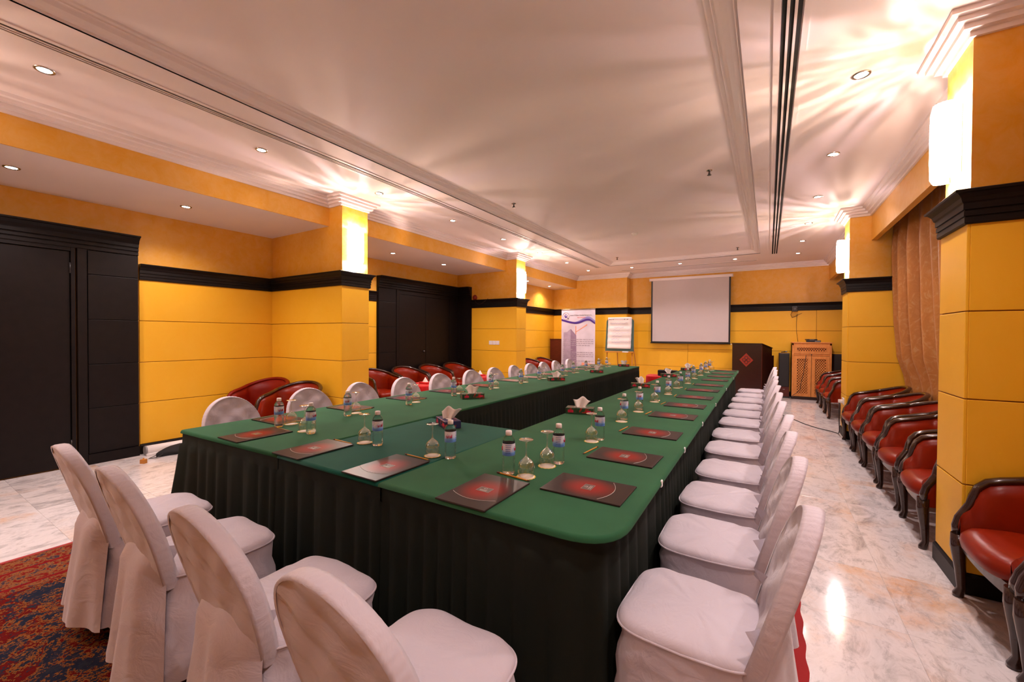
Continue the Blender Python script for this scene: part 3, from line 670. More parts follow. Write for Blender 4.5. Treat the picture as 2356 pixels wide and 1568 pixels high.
# ------------------------------------------------------------------ banquet chairs with white covers (sitter looks along +y)
def chair_meshes(seed):
    rnd = random.Random(seed); ph = [rnd.uniform(0, 6.28) for _ in range(8)]
    n = 72; mb = MB(); rows = []
    def outline(a, hw, yf, yb, hb):
        # superellipse-like plan, wider in front
        c, s = math.cos(a), math.sin(a); e = .42
        x = math.copysign(abs(c) ** e, c); y = math.copysign(abs(s) ** e, s)
        hwid = hw if y > 0 else hw + (hb - hw) * (-y)
        return x * hwid, (y * yf if y > 0 else y * yb)
    spec = [(.02, .492), (.35, .491), (.70, .488), (.90, .482), (.965, .474), (1.0, .463), (1.005, .455), (.985, .449)]
    for k, z in spec:
        row = []
        for j in range(n):
            a = 2 * PI * j / n; x, y = outline(a, .212, .222, .20, .195)
            dz = .0025 * math.sin(x * 30 + y * 42 + ph[0]) * k + .002 * math.sin(y * 60 - x * 25 + ph[1]) * k
            row.append((x * k, y * k, z + (dz if k > .2 else 0)))
        rows.append(row)
    for t in (.04, .12, .22, .34, .48, .64, .8, .92, 1.0):
        row = []
        for j in range(n):
            a = 2 * PI * j / n; z = .449 + (.075 - .449) * t
            x, y = outline(a, .206 + .026 * t, .212 + .018 * t, .200 + .085 * t, .178 + .05 * t)
            fold = .0075 * math.sin(z * 48 + x * 14 + y * 18 + ph[2]) * (1 - t) ** .7 + t * (.011 * math.sin(5 * a + ph[3]) + .007 * math.sin(11 * a + ph[4])) + .003 * math.sin(z * 90 - y * 40 + ph[5])
            L_ = math.hypot(x, y); row.append((x * (1 + fold / L_), y * (1 + fold / L_), z + t * .012 * math.sin(3 * a + ph[6]) + (.02 * t if abs(y) > .2 else 0)))
        rows.append(row)
    mb.grid(rows, True, True); mb.add(rows[0], [tuple(range(n))], True)
    seat = mb.mesh('seat_cover', [M['cover']])
    # piping under the seat edge
    pts = []
    for j in range(n + 1): x, y = outline(2 * PI * j / n, .212, .222, .20, .195); pts.append((x * 1.004, y * 1.004, .458))
    piping = MB().tube(pts, .0042, 6, False).mesh('seat_piping', [M['coverband']])
    # back: balloon outline
    v0, vt = .415, .885
    def hw(v):
        c = .655
        if v > c: return .212 * math.sqrt(max(0, 1 - ((v - c) / (vt - c)) ** 2))
        t = (v - v0) / (c - v0); return .165 + .047 * (1 - (1 - t) ** 2)
    def yc(v): return -.178 - .27 * (v - .44) - .10 * max(0, v - .6) ** 2 * 2
    tt = [math.sin(PI / 2 * i / 22) for i in range(23)]; vsq = [v0 + (vt - v0) * q for q in tt]; m = 22
    def surf(side):
        R_ = []
        for v in vsq:
            h = max(.002, hw(v) - .002); row = []
            for j in range(m + 1):
                u = -1 + 2 * j / m; x = u * h
                edge = 1 - min(1, (1 - abs(u)) / .5); ang = math.atan2(v - .64, x)
                wr = .0055 * math.sin(ang * 15 + ph[1] * side) * edge + .006 * math.sin(v * 38 + x * 26 + ph[2]) * (1 - edge * .5) + .003 * math.sin(v * 30 - x * 44 + ph[3])
                wr *= (1 - abs(u) ** 6) * min(1, (vt - v) / .05) * min(1, .3 + (v - v0) / .1)
                dy = (.021 - .010 * (1 - u * u)) if side > 0 else -(.026 + .004 * (1 - u * u))
                row.append((x, yc(v) + dy + wr * .9, v))
            R_.append(row)
        return MB().grid(R_)
    front = surf(1).mesh('back_cover', [M['cover']]); rear = surf(-1).mesh('rear_cover', [M['cover']])
    # gusset band round the edge with gathered stitches
    out = [(-hw(v), v) for v in vsq] + [(hw(v), v) for v in reversed(vsq[:-1])]; rows = []; dense = []
    for a, b in zip(out[:-1], out[1:]):
        for k in range(3): dense.append((a[0] + (b[0] - a[0]) * k / 3, a[1] + (b[1] - a[1]) * k / 3))
    dense.append(out[-1])
    for dy, ex in ((.022, -.007), (.0245, 0), (.012, .0035), (-.004, .004), (-.018, .0035), (-.029, 0), (-.026, -.007)):
        row = []
        for i, (x, v) in enumerate(dense):
            L_ = math.hypot(x, v - .6) or 1; g = .0012 * math.sin(i * 2.3) * (1 if abs(dy) < .02 else .3)
            row.append((x * (1 + (ex + g) / max(.1, L_)), yc(v) + dy, v + (ex + g) * (v - .6) / max(.1, L_)))
        rows.append(row)
    band = MB().grid(rows).mesh('edge_band', [M['coverband']])
    # rear drape from the waist down to the hem
    rows = []
    for i in range(13):
        t = i / 12; v = .58 - (.58 - .085) * t; row = []
        for j in range(29):
            u = -1 + 2 * j / 28; h = (.190 - .04 * t if t < .3 else .178) + .070 * max(0, t - .3) ** 1.1
            y = -.232 - .012 - .050 * t + (.0 if t > .15 else .034 * (1 - t / .15)) - .012 * (1 - u * u) + .052 * abs(u) ** 5 + t * (.016 * math.sin(u * 5.2 + ph[4]) + .008 * math.sin(u * 11 + ph[5])) + .006 * math.sin(u * 7 + ph[6]) * (1 - t)
            row.append((u * h, y, v + .006 * math.sin(u * 6 + ph[7]) * t))
        rows.append(row)
    drape = MB().grid(rows).mesh('skirt_drape', [M['cover']])
    return seat, piping, front, rear, band, drape
CH = [chair_meshes(s) for s in (3, 11, 23)]
leg_me = MB().tube([(0, 0, 0), (0, 0, .1), (0, 0, .30)], [.011, .013, .014], 8).mesh('leg', [M['mahog']])
def chair(x, y, rz, label, group, k):
    r = thing('banquet_chair', label, 'chair', (x, y, .0088), rz, group)
    for nm, me in zip(('seat_cover', 'seat_piping', 'back_cover', 'rear_cover', 'edge_band', 'skirt_drape'), CH[k % 3]): link(nm, me, r)
    for sx, sy in ((-.16, .16), (.16, .16), (-.15, -.185), (.15, -.185)): link('leg', leg_me, r, (sx, sy, 0), (0, 0, 0))
    return r
FRONTX = [-2.70, -2.10, -1.41, -.80]
for i, x in enumerate(FRONTX):
    chair(x, .84 + random.uniform(-.008, .008), random.uniform(-.03, .03), 'white covered banquet chair at the near end of the tables, ' + ['leftmost', 'second from the left', 'third from the left', 'rightmost'][i], 'chairs at the near end', i)
RY = [1.50, 2.10, 2.66, 3.23, 3.87, 4.46, 5.13, 5.72, 6.32, 6.96, 7.55, 8.22]
RX = [-.198, -.198, -.203, -.195, -.215, -.225, -.225, -.235, -.225, -.23, -.215, -.215]
for i, y in enumerate(RY):
    chair(RX[i], y, PI / 2 + random.uniform(-.05, .05), 'white covered banquet chair on the right aisle side, ' + ordn(i, 12), 'chairs along the right table', i)
LY = [1.66, 2.28, 2.90, 3.50, 4.12, 4.80, 5.40, 6.02, 6.56, 7.10, 7.64, 8.30]
for i, y in enumerate(LY):
    chair(-3.375, y, -PI / 2 + random.uniform(-.09, .09), 'white covered chair back showing beyond the left table, ' + ordn(i, 12), 'chairs along the left table', i + 1)

# ------------------------------------------------------------------ armchairs (sitter looks along +y)
def armchair_parts():
    W_ = .30
    side = [(.292, .335), (.292, .375), (.280, .42), (.258, .46), (.238, .50), (.228, .55), (.212, .60), (.180, .635), (.13, .652), (.06, .667), (-.03, .690)]
    half = [(W_ + .012 * math.sin(i * .5), y, z) for i, (y, z) in enumerate(side)]
    arc = []
    for k in range(1, 13):
        a = PI / 2 * k / 12; arc.append((W_ * math.cos(a) + .003, -.03 - .26 * math.sin(a), .690 + .095 * math.sin(a) ** 1.3))
    arc[-1] = (0, -.29, .785)
    right = half + arc; full = [(-x, y, z) for x, y, z in right[:-1]] + [right[-1]] + list(reversed(right[:-1]))
    rail = MB().tube(full, .026, 10, True, .8).mesh('top_rail', [M['rail']])
    n = len(full); inn, inn2, inn3, out, out2 = [], [], [], [], []
    for i, (x, y, z) in enumerate(full):
        k = min(i, n - 1 - i) / (n / 2); c = Vector((x, y + .03)); d = c.normalized() if c.length else Vector((0, -1)); d = Vector((x / .30, min(0, y + .03) / .26)); d = d.normalized()
        inn.append((x - d.x * .012, y - d.y * .012, z - .004)); inn2.append((x - d.x * .045, y - d.y * .05, (z + .40) / 2 + .05)); inn3.append((x - d.x * .05, y - d.y * .06, .33))
        out.append((x + d.x * .012, y + d.y * .012, z - .004)); out2.append((x - d.x * .015, y - d.y * .03, .285))
    shell = MB().grid([inn3, inn2, inn]).grid([out, [((a[0] + b[0]) / 2 + .0, (a[1] + b[1]) / 2, (a[2] + b[2]) / 2) for a, b in zip(out, out2)], out2])
    shell.grid([inn, out]); shell = shell.mesh('tub_shell', [M['leather']])
    rows = []; nn = 44
    for k, z in ((.02, .432), (.5, .430), (.8, .422), (.93, .408), (.99, .385), (1.0, .36), (.985, .335), (.95, .325)):
        row = []
        for j in range(nn):
            a = 2 * PI * j / nn; c, s = math.cos(a), math.sin(a); x = math.copysign(abs(c) ** .5, c) * .262; y = math.copysign(abs(s) ** .5, s); y = y * (.325 if y > 0 else .245)
            bow = .018 * (1 - (x / .262) ** 2) if y > 0 else 0
            row.append((x * k, (y + bow) * k, z))
        rows.append(row)
    mb = MB().grid(rows, True, True); mb.add(rows[0], [tuple(range(nn))], True); mb.add(rows[-1], [tuple(range(nn - 1, -1, -1))])
    seat = mb.mesh('seat', [M['leather']])
    mb = MB(); fr = []
    for j in range(13): u = -1 + j / 6; fr.append((u * .27, .285 + .02 * (1 - u * u)))
    mb.prism(fr + [(x, y - .03) for x, y in reversed(fr)], .275, .33)
    apron = mb.mesh('seat_rail', [M['rail']])
    lf = MB().tube([(0, .012, .34), (0, .016, .27), (0, .006, .15), (0, 0, .05), (0, .012, .012), (0, .014, 0)], [.034, .032, .023, .018, .024, .022], 10).mesh('leg', [M['rail']])
    lb = MB().tube([(0, 0, .33), (0, -.02, .15), (0, -.05, 0)], [.026, .021, .017], 8).mesh('leg', [M['rail']])
    return rail, shell, seat, apron, lf, lb
AC = armchair_parts()
rail_red = AC[0].copy(); rail_red.materials.clear(); rail_red.materials.append(M['leatherd'])
shell_red = AC[1].copy(); shell_red.materials.clear(); shell_red.materials.append(M['leatherd'])
def armchair(x, y, rz, label, group, red=False):
    r = thing('armchair', label, 'armchair', (x, y, 0), rz, group)
    link('top_rail', rail_red if red else AC[0], r); link('tub_shell', shell_red if red else AC[1], r); link('seat', AC[2], r); link('seat_rail', AC[3], r)
    for sx in (-1, 1): link('leg', AC[4], r, (sx * .285, .275, 0)); link('leg', AC[5], r, (sx * .20, -.20, 0))
for i, y in enumerate((2.22, 2.90, 4.05, 4.79, 5.53, 6.23, 6.925)):
    armchair(1.185, y, PI / 2 + (0, .02, -.03, .02, .01, -.02, .01)[i], 'red leather tub armchair with dark rail, ' + (['at the very right edge of the picture', 'in front of the big right pilaster', 'half hidden by the big right pilaster', 'second behind the big right pilaster', 'third behind the big right pilaster', 'fourth behind the big right pilaster', 'beside the far right pilaster'][i]), 'armchairs along the right wall')
for i, y in enumerate((9.22, 9.91, 10.60)):
    armchair(1.185, y, PI / 2, 'red leather tub armchair beyond the far right pilaster, ' + ['nearest', 'middle', 'farthest'][i] + ' of three', 'armchairs along the right wall')
armchair(-5.72, 2.94, 3.5, 'worn all red leather tub armchair in the left niche corner', 'armchairs along the left wall', True)
armchair(-4.96, 2.92, 3.5, 'red tub armchair with dark rail against the near left pilaster', 'armchairs along the left wall')
for i, (x, y, a) in enumerate(((-5.80, 4.98, -1.55), (-5.80, 5.68, -1.70), (-5.80, 6.39, -1.70), (-5.78, 7.11, -1.78))):
    armchair(x, y, a, 'orange red tub armchair before the black closet, ' + ordn(i, 4), 'armchairs along the left wall')
for i, y in enumerate((9.55, 10.30)):
    armchair(-5.21, y, -1.75, ['orange red tub armchair beyond the far left pilaster', 'orange red tub armchair beside the banner'][i], 'armchairs along the left wall')

# small red clothed side tables
def red_table(x, y, rz, w_, d_, h, label):
    r = thing('side_table', label, 'table', (x, y, 0), rz, 'red clothed side tables')
    rows = []; n = 56
    for t in (0, .03, .12, .4, .7, 1.0):
        row = []
        for j in range(n):
            a = 2 * PI * j / n; c, s = math.cos(a), math.sin(a); fl = t * (.012 + .014 * math.sin(9 * a))
            row.append((math.copysign(abs(c) ** .35, c) * (w_ / 2 + fl - (.006 if t == 0 else 0)), math.copysign(abs(s) ** .35, s) * (d_ / 2 + fl - (.006 if t == 0 else 0)), h + (.012 - h) * t))
        rows.append(row)
    mb = MB().grid(rows, True, True); mb.add(rows[0], [tuple(range(n))]); ob('tablecloth', mb, M['redcloth'], r)
    bb('overlay_cloth', (-w_ * .3, -d_ * .3, h - .001), (w_ * .3, d_ * .3, h + .003), M['redcloth'], r, .001, rot=(0, 0, .75))
    return r
red_table(-4.80, 5.02, 0, .5, .5, .60, 'small red clothed table before the black closet, nearer one')
red_table(-4.86, 6.62, 0, .5, .5, .60, 'small red clothed table before the black closet, farther one')
red_table(-1.98, 9.72, .1, .75, .6, .52, 'low red clothed table beyond the gap between the green tables')
def napkin_cone(x, y, z, label):
    rows = []
    for t in (0, .3, .7, 1): rows.append([((.045 * (1 - t) + .003) * math.cos(2 * PI * j / 18) * (1 + .16 * math.sin(5 * 2 * PI * j / 18)), (.035 * (1 - t) + .003) * math.sin(2 * PI * j / 18), .012 + .075 * t) for j in range(18)])
    r = thing('tissue_box', label, 'tissue box', (x, y, z), group='tissue boxes on side tables'); bb('carton', (-.09, -.055, 0), (.09, .055, .03), M['redcloth'], r)
    mb = MB().grid(rows, True, True); mb.add(rows[-1], [tuple(range(18))]); ob('tissue', mb, M['tissue'], r, (0, 0, .018))
napkin_cone(-4.78, 5.04, .604, 'white tissue peak on the nearer red side table'); napkin_cone(-4.84, 6.64, .604, 'white tissue peak on the farther red side table')
r = thing('carry_case', 'black soft carry case on the low red table', 'case', (-1.90, 9.70, .524), .1)
bb('body', (-.2, -.14, 0), (.2, .14, .12), M['bag'], r, .02); bb('flap', (-.202, -.142, .085), (.202, .05, .128), M['bag'], r, .015)
ob('handle', MB().tube([(-.07, -.05, .125), (-.06, -.05, .15), (0, -.05, .158), (.06, -.05, .15), (.07, -.05, .125)], .008), M['bag'], r)

# ------------------------------------------------------------------ place settings
pad_me = bevel_box((-.12, -.172, 0), (.12, .172, .007), .0025, 2); pad_me.name = 'cover'; pad_me.materials.append(M['pad'])
page_me = MB().box((-.117, -.169, .0005), (.1185, .169, .003)).mesh('pages', [M['padpage']])
logo_me = MB().box((-.031, -.020, .0068), (.031, .024, .0074)).mesh('logo_plate', [M['logobg']])
def emblem_mesh(mat):
    mb = MB()
    for s in (-1, 1):
        mb.tube([(s * (.0015 + .008 * math.sin(a) * (.55 + .45 * a / 5.5)), .010 + .0075 * math.cos(a) * (1.05 - .5 * a / 5.5), .0076) for a in [i * 5.5 / 12 for i in range(13)]], .0011, 5)
    for k, (x0, x1) in enumerate(((-.019, .019), (-.016, .016))):
        y = -.005 - k * .007; x = x0
        while x < x1 - .001:
            ww = .0028 + .0014 * ((int(x * 9000) % 3) == 0); mb.box((x, y - .0022, .0073), (min(x1, x + ww), y + .0022, .0078)); x += ww + .0014
    for a, b in (((-.031, -.020), (.031, -.0192)), ((-.031, .0232), (.031, .024)), ((-.031, -.02), (-.0302, .024)), ((.0302, -.02), (.031, .024))): mb.box((*a, .0073), (*b, .0078))
    return mb.mesh('emblem', [mat])
emb_s, emb_g = emblem_mesh(M['silver']), emblem_mesh(M['gold'])
arc_me = MB().tube([(x, -.108 + 3.0 * x * x, .0072) for x in [-.105 + .21 * i / 20 for i in range(21)]], .0012, 5).mesh('arc_line', [M['silver']])
pen_me = MB().tube([(0, -.085, .0042), (0, .078, .0042)], .0038, 6).mesh('shaft', [M['pencil']])
pend_me = MB().tube([(0, .076, .0042), (0, .092, .0042)], .004, 8).mesh('eraser', [M['pencildark']])
pent_me = MB().tube([(0, -.085, .0042), (0, -.1, .0042)], [.0038, .0008], 6).mesh('tip', [M['pencildark']])
def folder(x, y, rz, label, gold=False):
    r = thing('notepad_folder', label, 'folder', (x, y, TZ + .001), rz, 'notepad folders on the green tables')
    link('cover', pad_me, r); link('pages', page_me, r); link('logo_plate', logo_me, r); link('emblem', emb_g if gold else emb_s, r); link('arc_line', arc_me, r)
def pencil(x, y, rz, label, z=TZ + .001):
    r = thing('pencil', label, 'pencil', (x, y, z), rz, 'yellow pencils'); link('shaft', pen_me, r); link('eraser', pend_me, r); link('tip', pent_me, r)
def bottle_meshes():
    pr = [(0, .004), (.018, .002), (.026, .0), (.0295, .006), (.030, .02), (.0285, .028), (.030, .036), (.0283, .044), (.030, .052), (.0283, .060), (.030, .068), (.0283, .076), (.030, .085), (.0297, .145), (.0296, .150), (.0285, .158), (.024, .168), (.017, .175), (.0135, .179), (.013, .182)]
    body = MB().lathe(pr, 22).mesh('bottle_body', [M['pet']])
    cap = MB().lathe([(.0142, .180), (.0150, .181), (.0150, .198), (.0135, .201), (0, .201)], 20).mesh('cap', [M['cap']])
    lab = MB().lathe([(.0303, .088), (.0306, .089), (.0306, .143), (.0303, .144)], 22).mesh('label_wrap', [M['label']])
    mb = MB()
    for a0 in (0, PI):
        def pt(u, v): a = a0 + u / .0312; return (.0312 * math.cos(a), .0312 * math.sin(a), .118 + v)
        mb.tube([pt(u, v) for u, v in ((-.018, .006), (-.015, -.006), (-.010, -.007), (-.007, .001), (-.010, .004), (-.011, -.004))], .0016, 5)
        mb.tube([pt(u, v) for u, v in ((-.003, .008), (-.001, -.006), (.004, -.007), (.008, -.003), (.008, .006), (.004, .004), (.006, -.006))], .0016, 5)
        mb.tube([pt(u, v) for u, v in ((.012, .012), (.012, -.007))], .0017, 5); mb.tube([pt(u, v) for u, v in ((-.013, .013), (-.012, .0125))], .0017, 5)
    script = mb.mesh('script', [M['labelred']]); mb = MB()
    for a0 in (PI / 2, -PI / 2):
        for k in range(5):
            v = .138 - k * .009; mb.tube([(.0309 * math.cos(a0 + q), .0309 * math.sin(a0 + q), v) for q in (-.45, -.2, .05, .3, .5 - .08 * k)], .0011, 4)
    return body, cap, lab, script, mb.mesh('print_lines', [M['labelnavy']])
BT = bottle_meshes()
def bottle(x, y, label, rz):
    r = thing('water_bottle', label, 'bottle', (x, y, TZ + .001), rz, 'small water bottles')
    link('bottle_body', BT[0], r); link('cap', BT[1], r); l = link('label_wrap', BT[2], r); link('script', BT[3], l); link('print_lines', BT[4], l)
gl_pr = [(.0345, .0012), (.0352, .004), (.0385, .022), (.0395, .042), (.0365, .060), (.028, .074), (.017, .083), (.008, .090), (.0042, .099), (.0035, .125), (.0038, .150), (.008, .162), (.020, .1665), (.032, .169), (.0335, .171), (.032, .1725), (0, .1735)]
gl_me = MB().lathe(gl_pr, 26).mesh('goblet_body', [M['glass']])
co_me = MB().prism([(.044 * (1 + .035 * math.cos(14 * a)) * math.cos(a), .044 * (1 + .035 * math.cos(14 * a)) * math.sin(a)) for a in [2 * PI * i / 84 for i in range(84)]], 0, .0008).mesh('rim', [M['coastedge']])
co2_me = MB().lathe([(.0, .0011), (.0395, .0011), (.0395, .0004)], 40).mesh('centre', [M['coaster']])
def goblet(x, y, where):
    r = thing('paper_coaster', 'round scalloped paper coaster under the glass ' + where, 'coaster', (x, y, TZ + .001), 0, 'paper coasters'); link('rim', co_me, r); link('centre', co2_me, r)
    o = link('wine_glass', gl_me, None, (x, y, TZ + .0015)); tag(o, 'upturned clear wine glass ' + where, 'glass', 'upturned wine glasses')
def setting(where, pad, rz, bot, gl, pen, gold=False, pz=0):
    if pad: folder(pad[0], pad[1], rz, 'dark red notepad folder ' + where, gold)
    if pen: pencil(pen[0], pen[1], pen[2], 'yellow pencil ' + where, TZ + .001 + pz)
    if bot: bottle(bot[0], bot[1], 'small clear water bottle with white cap ' + where, random.uniform(0, 6.28))
    if gl: goblet(gl[0], gl[1], where)
RP = [1.662, 2.20, 2.84, 3.555, 4.15, 4.77, 5.45, 6.07, 6.82, 7.50, 8.17, 8.88]
RB = [(-.905, 1.925), (-.895, 2.505), (-.952, 3.215), (-.97, 3.74), (-.95, 4.34), (-.965, 4.98), (-.945, 5.61), (-.96, 6.27), (-.995, 7.03), (-.965, 7.68), (-.975, 8.34), (-.965, 8.86)]
RG = [(-.932, 1.848), (-.921, 2.431), (-.944, 3.122), (-.945, 3.608), (-.955, 4.243), (-.949, 4.879), (-.976, 5.535), (-.942, 6.169), (-.96, 6.93), (-.96, 7.582), (-.931, 8.24), (-.915, 8.80)]
for i in range(12):
    wh = 'at the ' + ordn(i, 12) + ' place on the right table'
    setting(wh, (-.643 - .0032 * i, RP[i] + .005), PI / 2 + random.uniform(-.02, .02), RB[i], RG[i], None if i in (0,) or i > 7 else (-.845 - .003 * i, RP[i] + .03, random.uniform(-.12, .05)))
FPX = [-.998, -1.583, -2.18, -2.80]; FB = [(-1.037, 1.655), (-1.426, 1.694), (-1.952, 1.66), (-2.548, 1.62)]; FG = [(-.942, 1.655), (-1.533, 1.673), (-2.061, 1.655), (-2.642, 1.635)]
FPEN = [(-.99, 1.615, PI / 2 - .12), (-1.575, 1.60, PI / 2 - .06), (-2.18, 1.59, PI / 2 - .05), (-2.80, 1.575, PI / 2 - .05)]
for i in range(4):
    setting('at the near end, ' + ['rightmost', 'third from left', 'second from left', 'leftmost'][i], (FPX[i], 1.405), random.uniform(-.015, .015), FB[i], FG[i], FPEN[i], i == 3)
LP = [1.75, 2.376, 3.047, 3.68, 4.36, 5.08, 5.66, 6.27, 7.0, 7.6, 8.1, 8.6]
LB = [(-2.923, 1.619), (-2.862, 2.133), (-2.843, 2.78), (-2.868, 3.459), (-2.844, 4.129), (-2.853, 4.856), (-2.899, 5.471), (-2.831, 6.143), (-2.887, 6.721), (-2.911, 7.365), (-2.877, 7.957), (-2.88, 8.448)]
LG = [(-2.935, 1.714), (-2.90, 2.242), (-2.895, 2.924), (-2.925, 3.622), (-2.865, 4.266), (-2.883, 5.028), (-2.89, 5.615), (-2.84, 6.28), (-2.88, 6.86), (-2.90, 7.50), (-2.87, 8.08), (-2.87, 8.58)]
for i in range(12):
    setting('at the ' + ordn(i, 12) + ' place on the left table', (-3.15, LP[i]), -PI / 2 + random.uniform(-.03, .03), LB[i], LG[i], (-2.968, LP[i], random.uniform(-.06, .06)) if i < 6 else None, i == 0)

# tissue boxes
def tissue_box_obj(x, y, rz, label, mat, seed):
    rnd = random.Random(seed); r = thing('tissue_box', label, 'tissue box', (x, y, TZ + .001), rz, 'tissue boxes on the green tables')
    bb('carton', (-.115, -.058, 0), (.115, .058, .052), mat, r, .003)
    bb('print_patch', (.06, -.0588, .016), (.095, -.057, .036), M['labelred'], r, .0005); bb('print_patch', (-.095, -.0588, .014), (-.05, -.057, .036), M['labelred'], r, .0005)
    ob('opening', MB().prism([(.05 * math.cos(2 * PI * i / 16), .02 * math.sin(2 * PI * i / 16)) for i in range(16)], .0515, .0527), M['tissue'], r)
    rows = []; p0, p1, lean = rnd.uniform(0, 6), rnd.uniform(0, 6), rnd.uniform(-.02, .03)
    for i in range(8):
        t = i / 7; row = []
        for j in range(15):
            u = -1 + j / 7; row.append((u * (.036 + .036 * t) + lean * t, .016 * math.sin(u * 4 + p0) * (1 - .3 * t) + .018 * t * math.sin(u * 2 + p1), .050 + .082 * t * (1 - .25 * u * u * t) + .010 * t * math.sin(u * 5 + p1)))
        rows.append(row)
    o = ob('tissue', MB().grid(rows), M['tissue'], r, (0, 0, 0), (0, 0, .65 - rz + rnd.uniform(-.35, .35))); o.modifiers.new('thickness', 'SOLIDIFY').thickness = .0012
TB = [(-2.598, 3.43, .9, 'tbox', 'green floral tissue box on the left table, nearest'), (-2.605, 5.44, .8, 'tbox', 'green floral tissue box on the left table, second nearest'), (-2.577, 7.03, .3, 'tbox', 'tissue box on the left table, third nearest'), (-2.621, 8.80, .2, 'tbox', 'tissue box at the far end of the left table'),
      (-1.336, 3.26, .25, 'tbox', 'tissue box on the inner edge of the right table, nearest'), (-1.384, 5.37, .25, 'tbox', 'tissue box on the inner edge of the right table, second nearest'), (-1.361, 7.0, .5, 'tbox', 'tissue box on the inner edge of the right table, third nearest'), (-1.305, 8.53, .6, 'tbox', 'tissue box at the far end of the right table'), (-1.95, 2.29, -.55, 'tbox2', 'blue and red tissue box on the teal cloth')]
for k, (x, y, rz, mt, lb) in enumerate(TB): tissue_box_obj(x, y, rz, lb, M[mt], k + 3)

# ------------------------------------------------------------------ end wall: screen, banner, flip chart, lectern, cabinet
r = thing('projection_screen', 'white pull-down projection screen with black border', 'projection screen', (-1.775, YB - .12, 1.224))
bb('housing', (-1.0, -.05, 1.675), (1.0, .045, 1.745), M['mould'], r, .012); bb('end_cap', (-1.013, -.052, 1.673), (-1.0, .047, 1.747), M['white'], r); bb('end_cap', (1.0, -.052, 1.673), (1.013, .047, 1.747), M['white'], r)
for x in (-.8, .8): bb('wall_bracket', (x - .03, .04, 1.69), (x + .03, .104, 1.73), M['mould'], r)
ob('border', MB().box((-.965, -.006, .0), (.965, -.002, 1.68)), M['blackp'], r); ob('viewing_surface', MB().box((-.925, -.009, .042), (.925, -.006, 1.68)), M['screen'], r)
ob('bottom_bar', MB().tube([(-.975, -.006, 0), (.975, -.006, 0)], .014, 10), M['blackp'], r); ob('pull_tab', MB().tube([(.985, -.006, -.03), (.985, -.006, .0)], .012, 8), M['white'], r)

BW, BH = 1.01, 2.0
r = thing('rollup_banner', 'lavender roll-up banner with logo, swoosh and tower print', 'banner', (-4.555, 10.9, 0))
bb('base', (-BW / 2 - .02, -.09, 0), (BW / 2 + .02, .09, .085), M['chrome'], r, .02); ob('support_pole', MB().tube([(0, .03, .08), (0, .02, 2.14)], .009), M['chrome'], r)
sheet = ob('printed_sheet', MB().box((-BW / 2, -.003, .08), (BW / 2, 0, 2.145)), M['banner'], r); bb('top_bar', (-BW / 2 - .005, -.012, 2.135), (BW / 2 + .005, .012, 2.158), M['chrome'], r)
def flat(name, poly, mat, parent, d=.0045): return ob(name, MB().add([(x, -d, z) for x, z in poly], [tuple(range(len(poly)))]), mat, parent)
def sw(u, off): return 1.80 + off + (.075 * (1 - u) - .01) * math.cos(u * 3.0) * (1 if u < .5 else 1) + .05 * math.sin(u * 5.2 + 3.4)
us = [i / 30 for i in range(31)]
def wave(u): return 1.765 + .085 * (1 - u) ** 2.2 - .045 * math.sin(u * PI * .9) + .115 * math.exp(-((u - .78) / .22) ** 2) - .09 * max(0, u - .85) * 4
for nm, o0, o1, mt, dd in (('swoosh', .0, .055, 'purple', .006),):
    flat(nm, [(-BW / 2 + BW * u, wave(u) - .02) for u in us] + [(-BW / 2 + BW * u, wave(u) + .035) for u in reversed(us)], M[mt], sheet, dd)
flat('swoosh', [(-BW / 2 + BW * u, wave(u) + .03) for u in us[12:]] + [(-BW / 2 + BW * u, wave(u) + .035 + .06 * math.sin((u - .4) / .6 * PI * .7)) for u in reversed(us[12:])], M['violet'], sheet, .0055)
flat('tower_front', [(-.44, .2), (-.44, 1.50), (-.33, 1.51), (-.22, 1.60), (-.22, .2)], M['bldg'], sheet); flat('tower_side', [(-.22, .2), (-.22, 1.60), (-.05, 1.42), (-.03, .2)], M['bldgd'], sheet)
flat('crane_mast', [(-.075, 1.44), (-.075, 1.68), (-.05, 1.68), (-.05, 1.44)], M['crane'], sheet, .005); flat('crane_jib', [(-.08, 1.49), (-.06, 1.52), (.27, 1.73), (.28, 1.70)], M['crane'], sheet, .005)
flat('colour_block', [(.1, .45), (.5, .42), (.5, .62), (.12, .66)], M['crane'], sheet, .004); flat('colour_block', [(.15, .34), (.5, .31), (.5, .42), (.1, .45)], M['textred'], sheet, .004)
lz = [(1.30, 1), (1.245, 1), (1.19, 1), (1.135, .9), (1.02, .25), (.94, 1), (.885, 1), (.83, 1), (.775, .35), (.70, 1), (.645, .3), (.58, 1), (.525, .7)]
rnd = random.Random(4)
for z, ln in lz:
    mb = MB(); x = -.45
    while x < -.45 + .9 * ln:
        ww = rnd.uniform(.03, .10); mb.box((x, -.0062, z - .010), (min(.46, x + ww), -.0052, z + .010)); x += ww + .018
    tag(ob('print_line', mb, M['textgrey'], sheet), kind=None)
text_mesh('Society Of Filipino Quantity Surveyors, Inc.', .052, M['textdark'], 'lettering', sheet, (-.245, -.005, 1.965), (PI / 2, 0, 0), sx=.72)
text_mesh('KSA CHAPTER', .042, M['textred'], 'lettering', sheet, (-.02, -.005, 1.90), (PI / 2, 0, 0), sx=.9)
ob('logo_ring', MB().tube([(-.37 + .098 * math.cos(2 * PI * i / 28), -.005, 1.965 + .10 * math.sin(2 * PI * i / 28)) for i in range(29)], .006, 5, False), M['textgrey'], sheet)
